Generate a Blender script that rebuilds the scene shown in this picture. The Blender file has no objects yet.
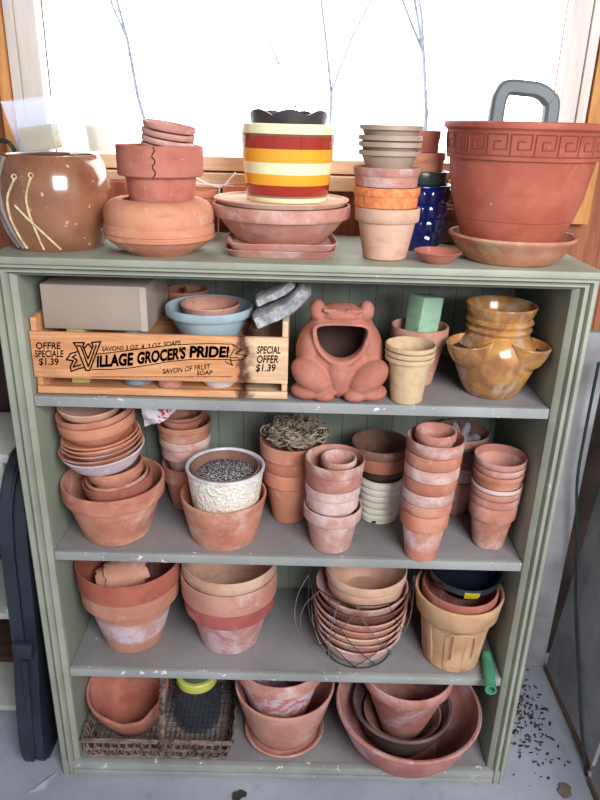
import bpy, bmesh, math, random
from mathutils import Vector, Matrix, noise
random.seed(7)
PI = math.pi
sc = bpy.context.scene
COL = sc.collection

# ------------------------------------------------------------------ helpers
def lin(c):
    return tuple(((v/255)/12.92 if v/255 <= .04045 else ((v/255+.055)/1.055)**2.4) for v in c)+(1,)

def link(o, parent=None):
    COL.objects.link(o)
    if parent is not None:
        o.parent = parent
    return o

def obj(name, bm, mat, parent=None, smooth=True, loc=None, rot=None, sharp=35):
    me = bpy.data.meshes.new(name)
    bmesh.ops.recalc_face_normals(bm, faces=bm.faces)
    bm.to_mesh(me); bm.free()
    if smooth:
        for p in me.polygons: p.use_smooth = True
        me.set_sharp_from_angle(angle=math.radians(sharp))
    me.materials.append(mat)
    o = bpy.data.objects.new(name, me)
    link(o, parent)
    if loc is not None: o.location = loc
    if rot is not None: o.rotation_euler = rot
    return o

def tag(o, label, cat, group=None, kind=None):
    o['label'] = label; o['category'] = cat
    if group: o['group'] = group
    if kind: o['kind'] = kind
    return o

def thing(name, label, cat, loc=(0, 0, 0), rot=(0, 0, 0), group=None):
    o = bpy.data.objects.new(name, None)
    o.empty_display_size = .02
    link(o); o.location = loc; o.rotation_euler = rot
    return tag(o, label, cat, group)

def struct(name, bm, mat, parent=None, smooth=False):
    o = obj(name, bm, mat, parent, smooth)
    if parent is None: o['kind'] = 'structure'
    return o

def box(bm, x0, x1, y0, y1, z0, z1, bev=0, M=None):
    r = bmesh.ops.create_cube(bm, size=1)
    vs = r['verts']
    for v in vs:
        v.co = Vector(((x0+x1)/2+v.co.x*(x1-x0), (y0+y1)/2+v.co.y*(y1-y0), (z0+z1)/2+v.co.z*(z1-z0)))
    if bev:
        es = list({e for v in vs for e in v.link_edges})
        rr = bmesh.ops.bevel(bm, geom=es, offset=bev, segments=2, affect='EDGES', profile=.6)
        vs = list({v for f in rr['faces'] for v in f.verts} | {v for v in vs if v.is_valid})
    if M is not None:
        bmesh.ops.transform(bm, matrix=M, verts=[v for v in vs if v.is_valid])
    return vs

def bxobj(name, mat, parent, *a, bev=.002, smooth=True):
    bm = bmesh.new(); box(bm, *a, bev=bev)
    return obj(name, bm, mat, parent, smooth)

def lathe(bm, prof, seg=56, cx=0, cy=0, f=None, closed=False):
    rings = []
    for k, (r, z) in enumerate(prof):
        if r < 1e-5:
            rings.append([bm.verts.new((cx, cy, z))])
        else:
            ring = []
            for i in range(seg):
                a = 2*PI*i/seg
                rr, zz = (r, z) if f is None else f(r, z, a, k)
                ring.append(bm.verts.new((cx+rr*math.cos(a), cy+rr*math.sin(a), zz)))
            rings.append(ring)
    n = len(rings)
    for k in range(n if closed else n-1):
        A, B = rings[k], rings[(k+1) % n]
        for i in range(seg):
            j = (i+1) % seg
            if len(A) == 1 and len(B) == 1: break
            if len(A) == 1: bm.faces.new((A[0], B[j], B[i]))
            elif len(B) == 1: bm.faces.new((A[i], A[j], B[0]))
            else: bm.faces.new((A[i], A[j], B[j], B[i]))

def tube(bm, pts, r, n=6, closed=False):
    pts = [Vector(p) for p in pts]
    m = len(pts); rings = []; up = None
    for i in range(m):
        if closed: t = pts[(i+1) % m]-pts[i-1]
        else: t = pts[min(i+1, m-1)]-pts[max(i-1, 0)]
        if t.length < 1e-9: t = Vector((0, 0, 1))
        t.normalize()
        if up is None:
            up = t.orthogonal().normalized()
        up = (up-t*up.dot(t))
        up = up.normalized() if up.length > 1e-6 else t.orthogonal().normalized()
        s = t.cross(up)
        ri = r(i/(m-1)) if callable(r) else r
        rings.append([bm.verts.new(pts[i]+up*ri*math.cos(2*PI*k/n)+s*ri*math.sin(2*PI*k/n)) for k in range(n)])
    for i in range(m if closed else m-1):
        A, B = rings[i], rings[(i+1) % m]
        for k in range(n):
            bm.faces.new((A[k], A[(k+1) % n], B[(k+1) % n], B[k]))
    if not closed:
        bm.faces.new(rings[0]); bm.faces.new(rings[-1][::-1])

def smooth_path(pts, k=6):
    pts = [Vector(p) for p in pts]; out = []
    for i in range(len(pts)-1):
        p0 = pts[max(i-1, 0)]; p1 = pts[i]; p2 = pts[i+1]; p3 = pts[min(i+2, len(pts)-1)]
        for j in range(k):
            t = j/k
            out.append(.5*((2*p1)+(p2-p0)*t+(2*p0-5*p1+4*p2-p3)*t*t+(3*p1-p0-3*p2+p3)*t**3))
    out.append(pts[-1]); return out

# ------------------------------------------------------------------ materials
class NT:
    def __init__(s, name):
        s.m = bpy.data.materials.new(name); s.m.use_nodes = True
        s.t = s.m.node_tree; s.n = s.t.nodes; s.l = s.t.links
        s.b = s.n['Principled BSDF']; s.out = s.n['Material Output']
        s.tc = s.n.new('ShaderNodeTexCoord')
    def node(s, typ, **k):
        x = s.n.new(typ)
        for a, b in k.items(): setattr(x, a, b)
        return x
    def noise(s, scale, detail=3, rough=.55, stretch=None, rnd=True, dist=0):
        n = s.node('ShaderNodeTexNoise', noise_dimensions='4D')
        n.inputs['Scale'].default_value = scale; n.inputs['Detail'].default_value = detail
        n.inputs['Roughness'].default_value = rough; n.inputs['Distortion'].default_value = dist
        src = s.tc.outputs['Object']
        if stretch:
            mp = s.node('ShaderNodeMapping'); mp.inputs['Scale'].default_value = stretch
            s.l.new(src, mp.inputs['Vector']); src = mp.outputs['Vector']
        s.l.new(src, n.inputs['Vector'])
        if rnd:
            oi = s.node('ShaderNodeObjectInfo'); mt = s.node('ShaderNodeMath', operation='MULTIPLY')
            mt.inputs[1].default_value = 37.; s.l.new(oi.outputs['Random'], mt.inputs[0])
            s.l.new(mt.outputs[0], n.inputs['W'])
        return n.outputs['Fac']
    def ramp(s, fac, a, b, lo=0, hi=1):
        r = s.node('ShaderNodeMapRange', interpolation_type='SMOOTHSTEP')
        r.inputs['From Min'].default_value = a; r.inputs['From Max'].default_value = b
        r.inputs['To Min'].default_value = lo; r.inputs['To Max'].default_value = hi
        s.l.new(fac, r.inputs['Value']); return r.outputs['Result']
    def mix(s, fac, A, B, typ='MIX'):
        m = s.node('ShaderNodeMix', data_type='RGBA', blend_type=typ)
        for i, v in ((0, fac), (6, A), (7, B)):
            if isinstance(v, (int, float)): m.inputs[i].default_value = v
            elif isinstance(v, tuple): m.inputs[i].default_value = v
            else: s.l.new(v, m.inputs[i])
        return m.outputs[2]
    def math(s, op, A, B=0):
        m = s.node('ShaderNodeMath', operation=op)
        for i, v in ((0, A), (1, B)):
            if isinstance(v, (int, float)): m.inputs[i].default_value = v
            else: s.l.new(v, m.inputs[i])
        return m.outputs[0]
    def bump(s, h, strength=.3, dist=.002):
        b = s.node('ShaderNodeBump'); b.inputs['Strength'].default_value = strength
        b.inputs['Distance'].default_value = dist
        s.l.new(h, b.inputs['Height']); s.l.new(b.outputs[0], s.b.inputs['Normal'])
    def xyz(s):
        x = s.node('ShaderNodeSeparateXYZ'); s.l.new(s.tc.outputs['Object'], x.inputs[0]); return x.outputs
    def fin(s, col, rough=.8, spec=.3, **k):
        if isinstance(col, tuple): s.b.inputs['Base Color'].default_value = col
        else: s.l.new(col, s.b.inputs['Base Color'])
        if isinstance(rough, (int, float)): s.b.inputs['Roughness'].default_value = rough
        else: s.l.new(rough, s.b.inputs['Roughness'])
        s.b.inputs['Specular IOR Level'].default_value = spec
        for a, b in k.items(): s.b.inputs[a.replace('_', ' ')].default_value = b
        return s.m

def desat(c, k=.95, g=.93):
    m = sum(c)/3; return tuple(min(250, (m+(v-m)*k)*g) for v in c)

def clay(name, c1, c2, salt=.3, saltc=(226, 208, 206), rough=.85, band=None, dark=.25):
    c1, c2 = desat(c1), desat(c2)
    s = NT(name)
    c = s.mix(s.ramp(s.noise(14, 4), .35, .65), lin(c1), lin(c2))
    oi = s.node('ShaderNodeObjectInfo')
    hs = s.node('ShaderNodeHueSaturation')
    s.l.new(s.math('ADD', s.math('MULTIPLY', oi.outputs['Random'], .16), .92), hs.inputs['Value'])
    s.l.new(c, hs.inputs['Color']); c = hs.outputs[0]
    c = s.mix(s.ramp(s.noise(26, 5, .7, stretch=(1, 1, 2.5)), .5, .72, 0, dark*1.3), c, lin((120, 70, 55)))
    if salt:
        c = s.mix(s.ramp(s.noise(11, 7, .7, dist=.5), .60-.28*salt, .72-.14*salt, 0, min(.8, .3+salt*.5)), c, lin(saltc))
        c = s.mix(s.ramp(s.noise(90, 4, .7), .66, .70, 0, .35+.4*salt), c, lin((236, 226, 224)))
    if band:
        z0, z1, bc, amt = band
        z = s.xyz()[2]; wob = s.math('MULTIPLY', s.math('SUBTRACT', s.noise(18, 3), .5), .03)
        zz = s.math('ADD', z, wob)
        a = s.ramp(zz, z0-.008, z0+.008); b = s.ramp(zz, z1-.008, z1+.008, 1, 0)
        nz = s.ramp(s.noise(20, 6, .7, stretch=(1, 1, .8)), .38, .62, .15, 1)
        c = s.mix(s.math('MULTIPLY', s.math('MULTIPLY', s.math('MULTIPLY', a, b), amt), nz), c, lin(bc))
    s.bump(s.noise(160, 3), .25, .001)
    return s.fin(c, rough, .25)

def plain(name, c, rough=.6, var=.12, scale=20, spec=.4, bump=0, c2=None, metal=0, coat=0):
    s = NT(name)
    c2 = c2 or tuple(max(0, int(v*(1-var*1.6))) for v in c)
    col = s.mix(s.ramp(s.noise(scale, 4), .35, .7), lin(c), lin(c2))
    if bump: s.bump(s.noise(scale*5, 3), bump, .002)
    m = s.fin(col, rough, spec); s.b.inputs['Metallic'].default_value = metal
    s.b.inputs['Coat Weight'].default_value = coat; s.b.inputs['Coat Roughness'].default_value = .1
    return m

def wood(name, c1, c2, axis='x', rough=.7, scale=9, seams=None, seamc=(60, 35, 25)):
    s = NT(name)
    st = {'x': (.6, 8, 8), 'z': (8, 8, .6), 'y': (8, .6, 8)}[axis]
    g = s.noise(scale, 6, .65, stretch=st, dist=.6)
    c = s.mix(s.ramp(g, .35, .68), lin(c1), lin(c2))
    c = s.mix(s.ramp(s.noise(3, 3), .45, .75, 0, .4), c, lin(tuple(int(v*.7) for v in c2)))
    if seams:
        pitch, off = seams
        f = s.math('FRACT', s.math('DIVIDE', s.math('ADD', s.xyz()[0], off), pitch))
        c = s.mix(s.ramp(f, .0, .022, 1, 0), c, lin(seamc))
    s.bump(g, .3, .001)
    return s.fin(c, rough, .3)

def painted(name, c, wear=(200, 205, 190), under=(95, 85, 75), wearamt=.5, stretch=None, rough=.55, var=.85, speck=.7, plank=None):
    s = NT(name)
    col = s.mix(s.ramp(s.noise(5, 5, .6, stretch=stretch), .3, .7), lin(c), lin(tuple(int(v*var) for v in c)))
    col = s.mix(s.ramp(s.noise(38, 6, .7, stretch=stretch), .62, .78, 0, wearamt), col, lin(under))
    col = s.mix(s.ramp(s.noise(45, 5, .7), speck, speck+.03, 0, .8), col, lin(wear))
    if plank:
        f = s.math('FRACT', s.math('DIVIDE', s.xyz()[0], plank))
        col = s.mix(s.ramp(f, 0, .05, 1, 0), col, lin(tuple(int(v*.45) for v in c)))
    s.bump(s.noise(70, 4, .6, stretch=stretch), .25, .001)
    return s.fin(col, rough, .35)

ORANGE = clay('clay_orange', (224, 154, 122), (208, 134, 102), .12)
PINK = clay('clay_pink', (214, 156, 138), (198, 134, 116), .35)
RED = clay('clay_red', (194, 120, 100), (174, 100, 84), .08)
PALE = clay('clay_pale', (232, 188, 162), (216, 164, 138), .3)
BROWN = clay('clay_brown', (158, 116, 98), (132, 94, 80), .1)
DUSTY = clay('clay_dusty', (214, 164, 150), (196, 138, 124), .8)
ROSE = clay('clay_rose', (208, 148, 134), (188, 122, 108), .5)
TANC = clay('clay_tan', (218, 176, 134), (204, 154, 114), .1, saltc=(226, 196, 160))
MAROON = clay('clay_maroon', (150, 94, 86), (124, 74, 68), .0)
GREENGREY = painted('cabinet_paint', (160, 163, 148), wear=(205, 210, 192), under=(112, 112, 98), wearamt=.5, speck=.66)
SIDEP = painted('cabinet_side_paint', (146, 152, 136), wear=(196, 200, 184), under=(104, 108, 92), wearamt=.4, stretch=(1, 1, .4), speck=.72)
BACKP = painted('cabinet_back_paint', (140, 148, 136), wear=(172, 178, 164), under=(108, 114, 104), wearamt=.3, stretch=(3, 3, .3), speck=.74, plank=.062)
SHELFP = painted('shelf_paint', (146, 143, 144), wear=(225, 225, 230), under=(98, 92, 92), wearamt=.45, speck=.685)
TOPP = painted('top_board_paint', (164, 168, 152), wear=(225, 225, 222), under=(128, 130, 118), wearamt=.35, speck=.7)
EDGEP = painted('shelf_edge_paint', (160, 162, 160), wear=(240, 240, 245), under=(120, 118, 112), wearamt=.5, speck=.62)

# ------------------------------------------------------------------ vessels
def lip(R, z, t, k=3):
    # rounded lip from outer (R,z-t/2) over the top to the inner (R-t, z-t/2)
    out = []
    for i in range(k*2+1):
        a = PI*i/(k*2)
        out.append((R-t/2+math.cos(a)*t/2, z-t*.45+math.sin(a)*t*.45))
    return out

def add_pot(name, label, cat, x, y, z0, H, R, rb, mat, rim_h=None, br=None, t=.006, rot=(0, 0, 0), group=None, tier=False,
            rimmat=None, wob=.0003, mat_in=None, ir=None, floor=.008):
    """collared flower pot: body + rim parts"""
    rim_h = rim_h or H*.26; br = br or R*.9
    root = thing(name, label, cat, (x, y, z0), rot, group)
    ph = random.random()*6; e = random.uniform(-1, 1)
    def f(r, z, a, k): return (r*(1+e*.003*math.cos(2*a+ph))+wob*math.sin(3*a+ph), z)
    zr = H-rim_h
    irr = min(br-t, R-t) if ir is None else ir
    bm = bmesh.new()
    lathe(bm, [(0, 0), (rb-.003, 0), (rb, .002), (rb+(br-rb)*.5, zr*.5), (br, zr), (irr, zr),
               (max(rb-t, rb*.6)+(irr-max(rb-t, rb*.6))*.5, floor+(zr-floor)*.5), (max(rb-t, rb*.6), floor+.004), (max(rb-t, rb*.6)-.005, floor), (0, floor)], f=f)
    obj('body', bm, mat, root)
    bm = bmesh.new()
    if tier and rim_h > R*.52: low = [(irr, zr), (br, zr), (R*.935, zr), (R*.945, zr+.002), (R*.955, H-rim_h*.45-.001), (R-.001, H-rim_h*.45+.001), (R, H-rim_h*.3)]
    else: low = [(irr, zr), (br, zr), (R-.002, zr), (R-.0005, zr+.002), (R, zr+rim_h*.5)]
    lathe(bm, low+lip(R, H, t*.95)+[(irr+(R-t-irr)*.4, H-rim_h*.6)], f=f, closed=True)
    obj('rim', bm, rimmat or mat, root)
    return root

def add_bowl(name, label, cat, x, y, z0, H, R, rb, mat, t=.006, rot=(0, 0, 0), group=None, curve=.55, floor=.008, rimbead=0, seg=56, square=0):
    """simple dish, saucer or bowl without a collar: one mesh"""
    bm = bmesh.new(); pr = []
    n = 7
    for i in range(n):
        u = i/n; pr.append((rb+(R-rb)*(u**curve), H*u*.98))
    pr = [(0, 0), (rb-.003, 0)]+pr
    if rimbead: pr += [(R, H*.82), (R+rimbead, H*.84)]+lip(R+rimbead, H, t+rimbead)
    else: pr += lip(R, H, t)
    for i in range(n-1, 0, -1):
        u = i/n; z = floor+(H-floor)*u*.95
        if z < H*.97: pr.append((max(rb+(R-rb)*((z/H)**curve)-t, rb*.5), z))
    pr += [(rb-t, floor+.001), (0, floor)]
    ph = random.random()*6
    def f(r, z, a, k):
        if square:
            c, s_ = abs(math.cos(a)), abs(math.sin(a)); p = 7
            r = r*(1/((c**p+s_**p)**(1/p)))
        return (r+.0006*math.sin(3*a+ph), z)
    lathe(bm, pr, seg=seg, f=f)
    o = obj(name, bm, mat, None, loc=(x, y, z0), rot=rot)
    return tag(o, label, cat, group)

def stack(x, y, s, rb, pots, group, cat='flower pot', t=.0045, rim0=None, k=1.75, dx=0, name='flower_pot'):
    """pots: list (z_top_abs, R, material, label[, dx]) from the bottom up, each nested in the one below"""
    out = []; prev = None
    for i, p in enumerate(pots):
        zt, R, mat, label = p[:4]; px = x+(p[4] if len(p) > 4 else 0)
        if prev is None:
            H = zt-s; rh = rim0 or H*.28; br = R*.89; b0 = s; r_b = rb
        else:
            gap = .0012
            rh = zt-prev['zt']-gap
            if rh > R*1.15: rh = R*.8
            zb_rim = prev['zt']+gap   # collar sits on the lower lip
            off = abs(px-prev['x'])+.0016
            b0 = max(prev['b0']+.013, zt-1.45*R)
            def lin_in(z):
                if z >= prev['zr']: u = (z-prev['zr'])/(prev['zt']-prev['zr']); return prev['ir']+(prev['R']-t-prev['ir'])*min(1, u)*.9
                u = (z-prev['b0']-.0125)/(prev['zr']-prev['b0']-.0125); return prev['rbi']+(prev['ir']-prev['rbi'])*max(0, min(1, u))
            r_b = max(.012, min(R*.62, lin_in(b0)-off-.001))
            brk = min(R*.92, prev['R']-t-off-.001)
            # keep the straight body clear of the knee under the lower collar
            zk = prev['zr']; lim = prev['ir']-off-.001
            zr_top = zt-rh
            if zr_top > zk > b0:
                rk = r_b+(brk-r_b)*(zk-b0)/(zr_top-b0)
                if rk > lim: brk = r_b+(lim-r_b)*(zr_top-b0)/(zk-b0)
            br = max(brk, r_b+.002)
            H = zt-b0
        if i: t = .003
        ir = br-t
        o = add_pot(name, label, cat, px, y, b0, H, R, r_b, mat, rh, br, t, group=group, ir=ir, tier=i > 0)
        prev = dict(zt=zt, R=R, b0=b0, zr=b0+H-rh, ir=ir, rbi=max(r_b-t, r_b*.6), x=px)
        out.append((o, prev))
    return out

# ------------------------------------------------------------------ camera
CAM = Vector((.0081, -1.2258, 1.5229)); pitch, roll, yaw, FPX = .3872, .0281, .0057, 681.9
fw = Vector((math.sin(yaw)*math.cos(pitch), math.cos(yaw)*math.cos(pitch), -math.sin(pitch)))
rt = Vector((math.cos(yaw), -math.sin(yaw), 0)); up = rt.cross(fw)
r2 = rt*math.cos(roll)+up*math.sin(roll); u2 = -rt*math.sin(roll)+up*math.cos(roll)
cd = bpy.data.cameras.new('camera'); co = bpy.data.objects.new('camera', cd); COL.objects.link(co)
Mx = Matrix((r2, u2, -fw)).transposed().to_4x4(); Mx.translation = CAM
co.matrix_world = Mx
cd.sensor_fit = 'VERTICAL'; cd.sensor_height = 32; cd.lens = FPX/800*32; cd.clip_start = .01
sc.camera = co
sc.view_settings.view_transform = 'Standard'; sc.view_settings.look = 'None'
sc.view_settings.exposure = 0.07; sc.view_settings.gamma = 1; sc.view_settings.use_curve_mapping = False

# ------------------------------------------------------------------ room
REDWOOD = wood('red_brown_wall_boards', (166, 104, 74), (134, 78, 54), 'z', seams=(.19, .02))
STUD = wood('orange_pine', (218, 158, 98), (192, 124, 70), 'z')
CASING = painted('casing_paint', (236, 224, 216), wear=(215, 205, 198), under=(214, 200, 192), wearamt=.3, speck=.8, stretch=(3, 3, .3))
SILL = wood('pale_pine_sill', (250, 224, 192), (240, 200, 160), 'x')
s_ = NT('concrete_floor')
c_ = s_.mix(s_.ramp(s_.noise(3, 6, .6, rnd=False), .3, .7), lin((168, 173, 186)), lin((142, 148, 162)))
c_ = s_.mix(s_.ramp(s_.noise(24, 6, .7, rnd=False), .55, .75, 0, .5), c_, lin((112, 110, 116)))
s_.bump(s_.noise(60, 5, rnd=False), .3, .003)
CONC = s_.fin(c_, .85, .25)
CONCW = plain('concrete_wall', (176, 174, 178), .9, .15, 6, bump=.3)
DARKW = plain('dark_ceiling', (112, 104, 98), .9)

WY0, WY1 = .42, .54
WX0, WX1, WZ0, WZ1 = -.56, .565, 1.445, 2.25
bm = bmesh.new(); box(bm, -1.7, 1.9, -3.2, .54, -.1, 0); struct('floor', bm, CONC)
bm = bmesh.new()
box(bm, -1.65, WX0-.03, WY0, WY1, 1.06, 2.6); box(bm, WX1+.03, 1.85, WY0, WY1, 1.06, 2.6)
box(bm, WX0-.03, WX1+.03, WY0, WY1, 1.06, WZ0-.031); box(bm, WX0-.03, WX1+.03, WY0, WY1, WZ1, 2.6)
struct('wall_back', bm, REDWOOD)
bm = bmesh.new(); box(bm, -1.65, .56, .425, WY1, 0, 1.0595); box(bm, .785, 1.85, .46, WY1, 0, 1.06)
struct('wall_back_lower', bm, plain('dark_boards', (70, 56, 50), .9, .3, 6))
bm = bmesh.new(); box(bm, .56, .785, .40, WY1, 0, 1.06, bev=.004); struct('trim_1', bm, CONCW)
bm = bmesh.new(); box(bm, -1.75, -1.65, -3.2, .54, 0, 2.6); struct('wall_left', bm, CONCW)
bm = bmesh.new(); box(bm, 1.85, 1.95, -3.2, .54, 0, 2.6); struct('wall_right', bm, CONCW)
bm = bmesh.new(); box(bm, -1.75, 1.95, -3.2, .54, 2.6, 2.7); struct('ceiling', bm, DARKW)

# window: frame, casing, sill, pane
bm = bmesh.new()
box(bm, WX0-.045, WX0, .400, .4195, WZ0-.03, WZ1, bev=.003); box(bm, WX0-.029, WX0, .4195, .44, WZ0-.03, WZ1); box(bm, WX1, WX1+.04, .400, .4195, WZ0-.03, WZ1, bev=.003); box(bm, WX1, WX1+.029, .4195, .44, WZ0-.03, WZ1)
box(bm, WX0-.066, WX0-.046, .395, .4195, WZ0-.1, WZ1, bev=.003); box(bm, WX1+.041, WX1+.062, .395, .4195, WZ0-.1, WZ1, bev=.003)
w = struct('window_1', bm, CASING, smooth=True)
bm = bmesh.new(); box(bm, WX0, WX1, .405, .44, WZ0-.03, WZ0, bev=.003); obj('window_rail', bm, SILL, w)
bm = bmesh.new(); box(bm, WX0-.045, WX1+.04, .375, .4195, WZ0-.065, WZ0-.034, bev=.003); obj('window_sill', bm, SILL, w)
g = NT('window_glass')
tr = g.node('ShaderNodeBsdfTransparent'); gl = g.node('ShaderNodeBsdfGlossy'); gl.inputs['Roughness'].default_value = .02
fr = g.node('ShaderNodeMath', operation='MULTIPLY'); lw = g.node('ShaderNodeLayerWeight'); g.l.new(lw.outputs['Facing'], fr.inputs[0]); fr.inputs[1].default_value = .12; ms = g.node('ShaderNodeMixShader')
g.l.new(fr.outputs[0], ms.inputs[0]); g.l.new(tr.outputs[0], ms.inputs[1]); g.l.new(gl.outputs[0], ms.inputs[2]); g.l.new(ms.outputs[0], g.out.inputs[0])
bm = bmesh.new(); box(bm, WX0-.004, WX1+.004, .428, .431, WZ0-.004, WZ1-.0005); obj('window_pane', bm, g.m, w, smooth=False)
# pine studs beside the casing
bm = bmesh.new(); box(bm, -.652, -.629, .39, .42, 1.07, 2.5, bev=.002); struct('trim_2', bm, STUD)
bm = bmesh.new(); box(bm, .63, .672, .39, .42, 1.32, 2.5, bev=.002); struct('trim_3', bm, STUD)

# trees outside
BARK = plain('pale_bark', (184, 190, 204), .9)
def tree(x, y, h, seed, label):
    rnd = random.Random(seed); bm = bmesh.new()
    def grow(p, d, L, r, dep):
        pts = [p]; q = Vector(p); dd = Vector(d)
        for i in range(6):
            dd = (dd+Vector((rnd.uniform(-1, 1), rnd.uniform(-.5, .5), rnd.uniform(-.3, .6)))*.16).normalized()
            q = q+dd*L/6; pts.append(q.copy())
        tube(bm, pts, lambda u: r*(1-.5*u), 5)
        if dep > 0:
            for j in range(3):
                b = pts[rnd.randint(2, 6)]
                nd = (dd+Vector((rnd.uniform(-1, 1), rnd.uniform(-.5, .5), rnd.uniform(-.2, .7)))*.9).normalized()
                grow(b, nd, L*.62, r*.5, dep-1)
    grow(Vector((0, 0, 0)), Vector((0, 0, 1)), h, .030, 4)
    tag(obj('bare_tree', bm, BARK, None, loc=(x, y, -.5)), label, 'tree', 'bare trees outside the window')
tree(-1.4, 6.5, 3.4, 3, 'pale bare tree outside, seen through the left half of the window')
tree(1.3, 6.0, 3.2, 11, 'pale bare tree outside, seen through the right half of the window')
tree(.3, 8.5, 3.6, 23, 'distant thin bare tree outside the middle of the window')
bm = bmesh.new(); box(bm, -30, 30, .7, 60, -.7, -.5); struct('ground', bm, plain('snowy_ground', (225, 226, 230), .9))

# ------------------------------------------------------------------ cabinet
CH = 1.2872; IX = .508
cab = thing('shelf_cabinet', 'worn sage green wooden shelf cabinet full of flower pots under the window', 'shelf', (0, 0, 0))
bxobj('top_board', TOPP, cab, -.556, .556, -.006, .35, CH-.014, CH, bev=.004)
for sx in (-1, 1):
    a, b = sorted((sx*.545, sx*IX)); bxobj('side_panel', SIDEP, cab, a, b, .02, .35, 0, CH-.014)
bxobj('back_panel', BACKP, cab, -IX, IX, .335, .349, .04, CH-.02, bev=0)
SH = (1.0116, .6489, .3227)
for z in SH:
    sh = bxobj('shelf', SHELFP, cab, -IX+.001, IX-.001, .026, .334, z-.02, z, bev=.001)
    bxobj('shelf_edging', EDGEP, sh, -IX+.001, IX-.001, .012, .026, z-.021, z+.0005, bev=.002)
bxobj('bottom_shelf', SHELFP, cab, -IX+.001, IX-.001, .016, .334, .02, .04, bev=.001)
bm = bmesh.new(); box(bm, -.545, .545, -.004, .015, .0, .040, bev=.003); box(bm, -.52, .52, -.009, -.004, .006, .02, bev=.002)
obj('bottom_rail', bm, EDGEP, cab)
# face moulding: profile (distance inward from outer edge, y)
prof = [(0, .02), (0, -.002), (.003, -.006), (.010, -.007), (.0125, -.003), (.0135, .004), (.0155, .004), (.0165, -.004), (.020, -.008), (.026, -.008),
        (.028, -.003), (.029, .005), (.031, .005), (.0325, .0), (.039, .006), (.042, .010), (.042, .02)]
bm = bmesh.new(); W2 = .55; ZT = CH-.014
rows = []
for d, yy in prof:
    rows.append([bm.verts.new(p) for p in ((-W2+d, yy, 0), (-W2+d, yy, ZT-d*.52), (W2-d, yy, ZT-d*.52), (W2-d, yy, 0))])
for i in range(len(rows)-1):
    for j in range(3):
        bm.faces.new((rows[i][j], rows[i][j+1], rows[i+1][j+1], rows[i+1][j]))
for j in range(3): bm.faces.new((rows[0][j], rows[-1][j], rows[-1][j+1], rows[0][j+1]))
bm.faces.new([r[0] for r in rows]); bm.faces.new([r[3] for r in rows])
obj('face_moulding', bm, GREENGREY, cab, sharp=25)

# ------------------------------------------------------------------ top of the cabinet
T = CH+.0006
# crock
s = NT('brown_glaze')
c = s.mix(s.ramp(s.noise(9, 5), .35, .65), lin((156, 106, 78)), lin((120, 76, 56)))
c = s.mix(s.ramp(s.noise(70, 2), .66, .72, 0, .8), c, lin((214, 186, 160)))
GLAZE = s.fin(c, .18, .6)
GLAZE.node_tree.nodes['Principled BSDF'].inputs['Coat Weight'].default_value = .6
TWINE = plain('twine', (226, 204, 160), .9, .15, 90, bump=.4)
STRAP = plain('grey_strap', (150, 142, 138), .8)
CX, CY = -.4625, .126
cr = thing('crock', 'big brown glazed crock with tan twine at the left end of the cabinet top', 'crock', (CX, CY, T))
def crock_r(z):
    P = [(0, .083), (.02, .092), (.06, .102), (.1, .1055), (.13, .102), (.155, .093), (.166, .0865)]
    for (a, ra), (b, rb_) in zip(P, P[1:]):
        if z <= b: return ra+(rb_-ra)*(z-a)/(b-a)
    return P[-1][1]
bm = bmesh.new()
zs = [.0, .01, .02, .04, .06, .08, .1, .115, .13, .145, .155, .163]
lathe(bm, [(0, 0)]+[(crock_r(z), z) for z in zs]+lip(.0875, .168, .009)+[(.082, .15), (.09, .1), (.088, .05), (.078, .012), (0, .01)])
obj('body', bm, GLAZE, cr)
def oncrock(u, v, off=.0015):
    z = (254-v)/104*.166*1.03; z = max(.003, min(.164, z)); R = crock_r(z)+off
    sn = max(-.985, min(.985, (u-57)/56)); x_, y_ = R*sn, -R*math.sqrt(1-sn*sn); q = .33; return (x_*math.cos(q)-y_*math.sin(q), x_*math.sin(q)+y_*math.cos(q), z)
for pts in ([(22, 175), (16, 190), (13, 205), (14, 226), (19, 251)], [(37, 173), (33, 185), (31, 200), (33, 220), (38, 251)], [(20, 203), (30, 217), (44, 235), (57, 251)]):
    bm = bmesh.new(); tube(bm, [oncrock(*p) for p in smooth_path([(a, b, 0) for a, b in pts], 6) for p in [(p[0], p[1])]], .0021, 7)
    if pts[0][1] < 180:
        cxy = Vector(oncrock(*pts[0], .002)); tube(bm, [cxy+Vector((.004*math.cos(a), 0, .004*math.sin(a)+.003)) for a in [k*PI/5 for k in range(10)]], .0013, 6, closed=True)
    obj('cord', bm, TWINE, cr)
bm = bmesh.new()
for k in (0, 5): tube(bm, [oncrock(*p) for p in [(2+k, 150), (1.6+k, 180), (2+k, 209), (6+k, 235), (11+k, 251)]], .004, 6)
obj('strap', bm, STRAP, cr)
bm = bmesh.new(); tube(bm, smooth_path([(-.088, -.02, .150), (-.096, -.03, .185), (-.06, -.045, .188), (-.05, -.04, .172)], 6), .004, 8)
obj('wire_handle', bm, plain('dark_metal', (60, 70, 66), .4, metal=.6), cr)

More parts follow.
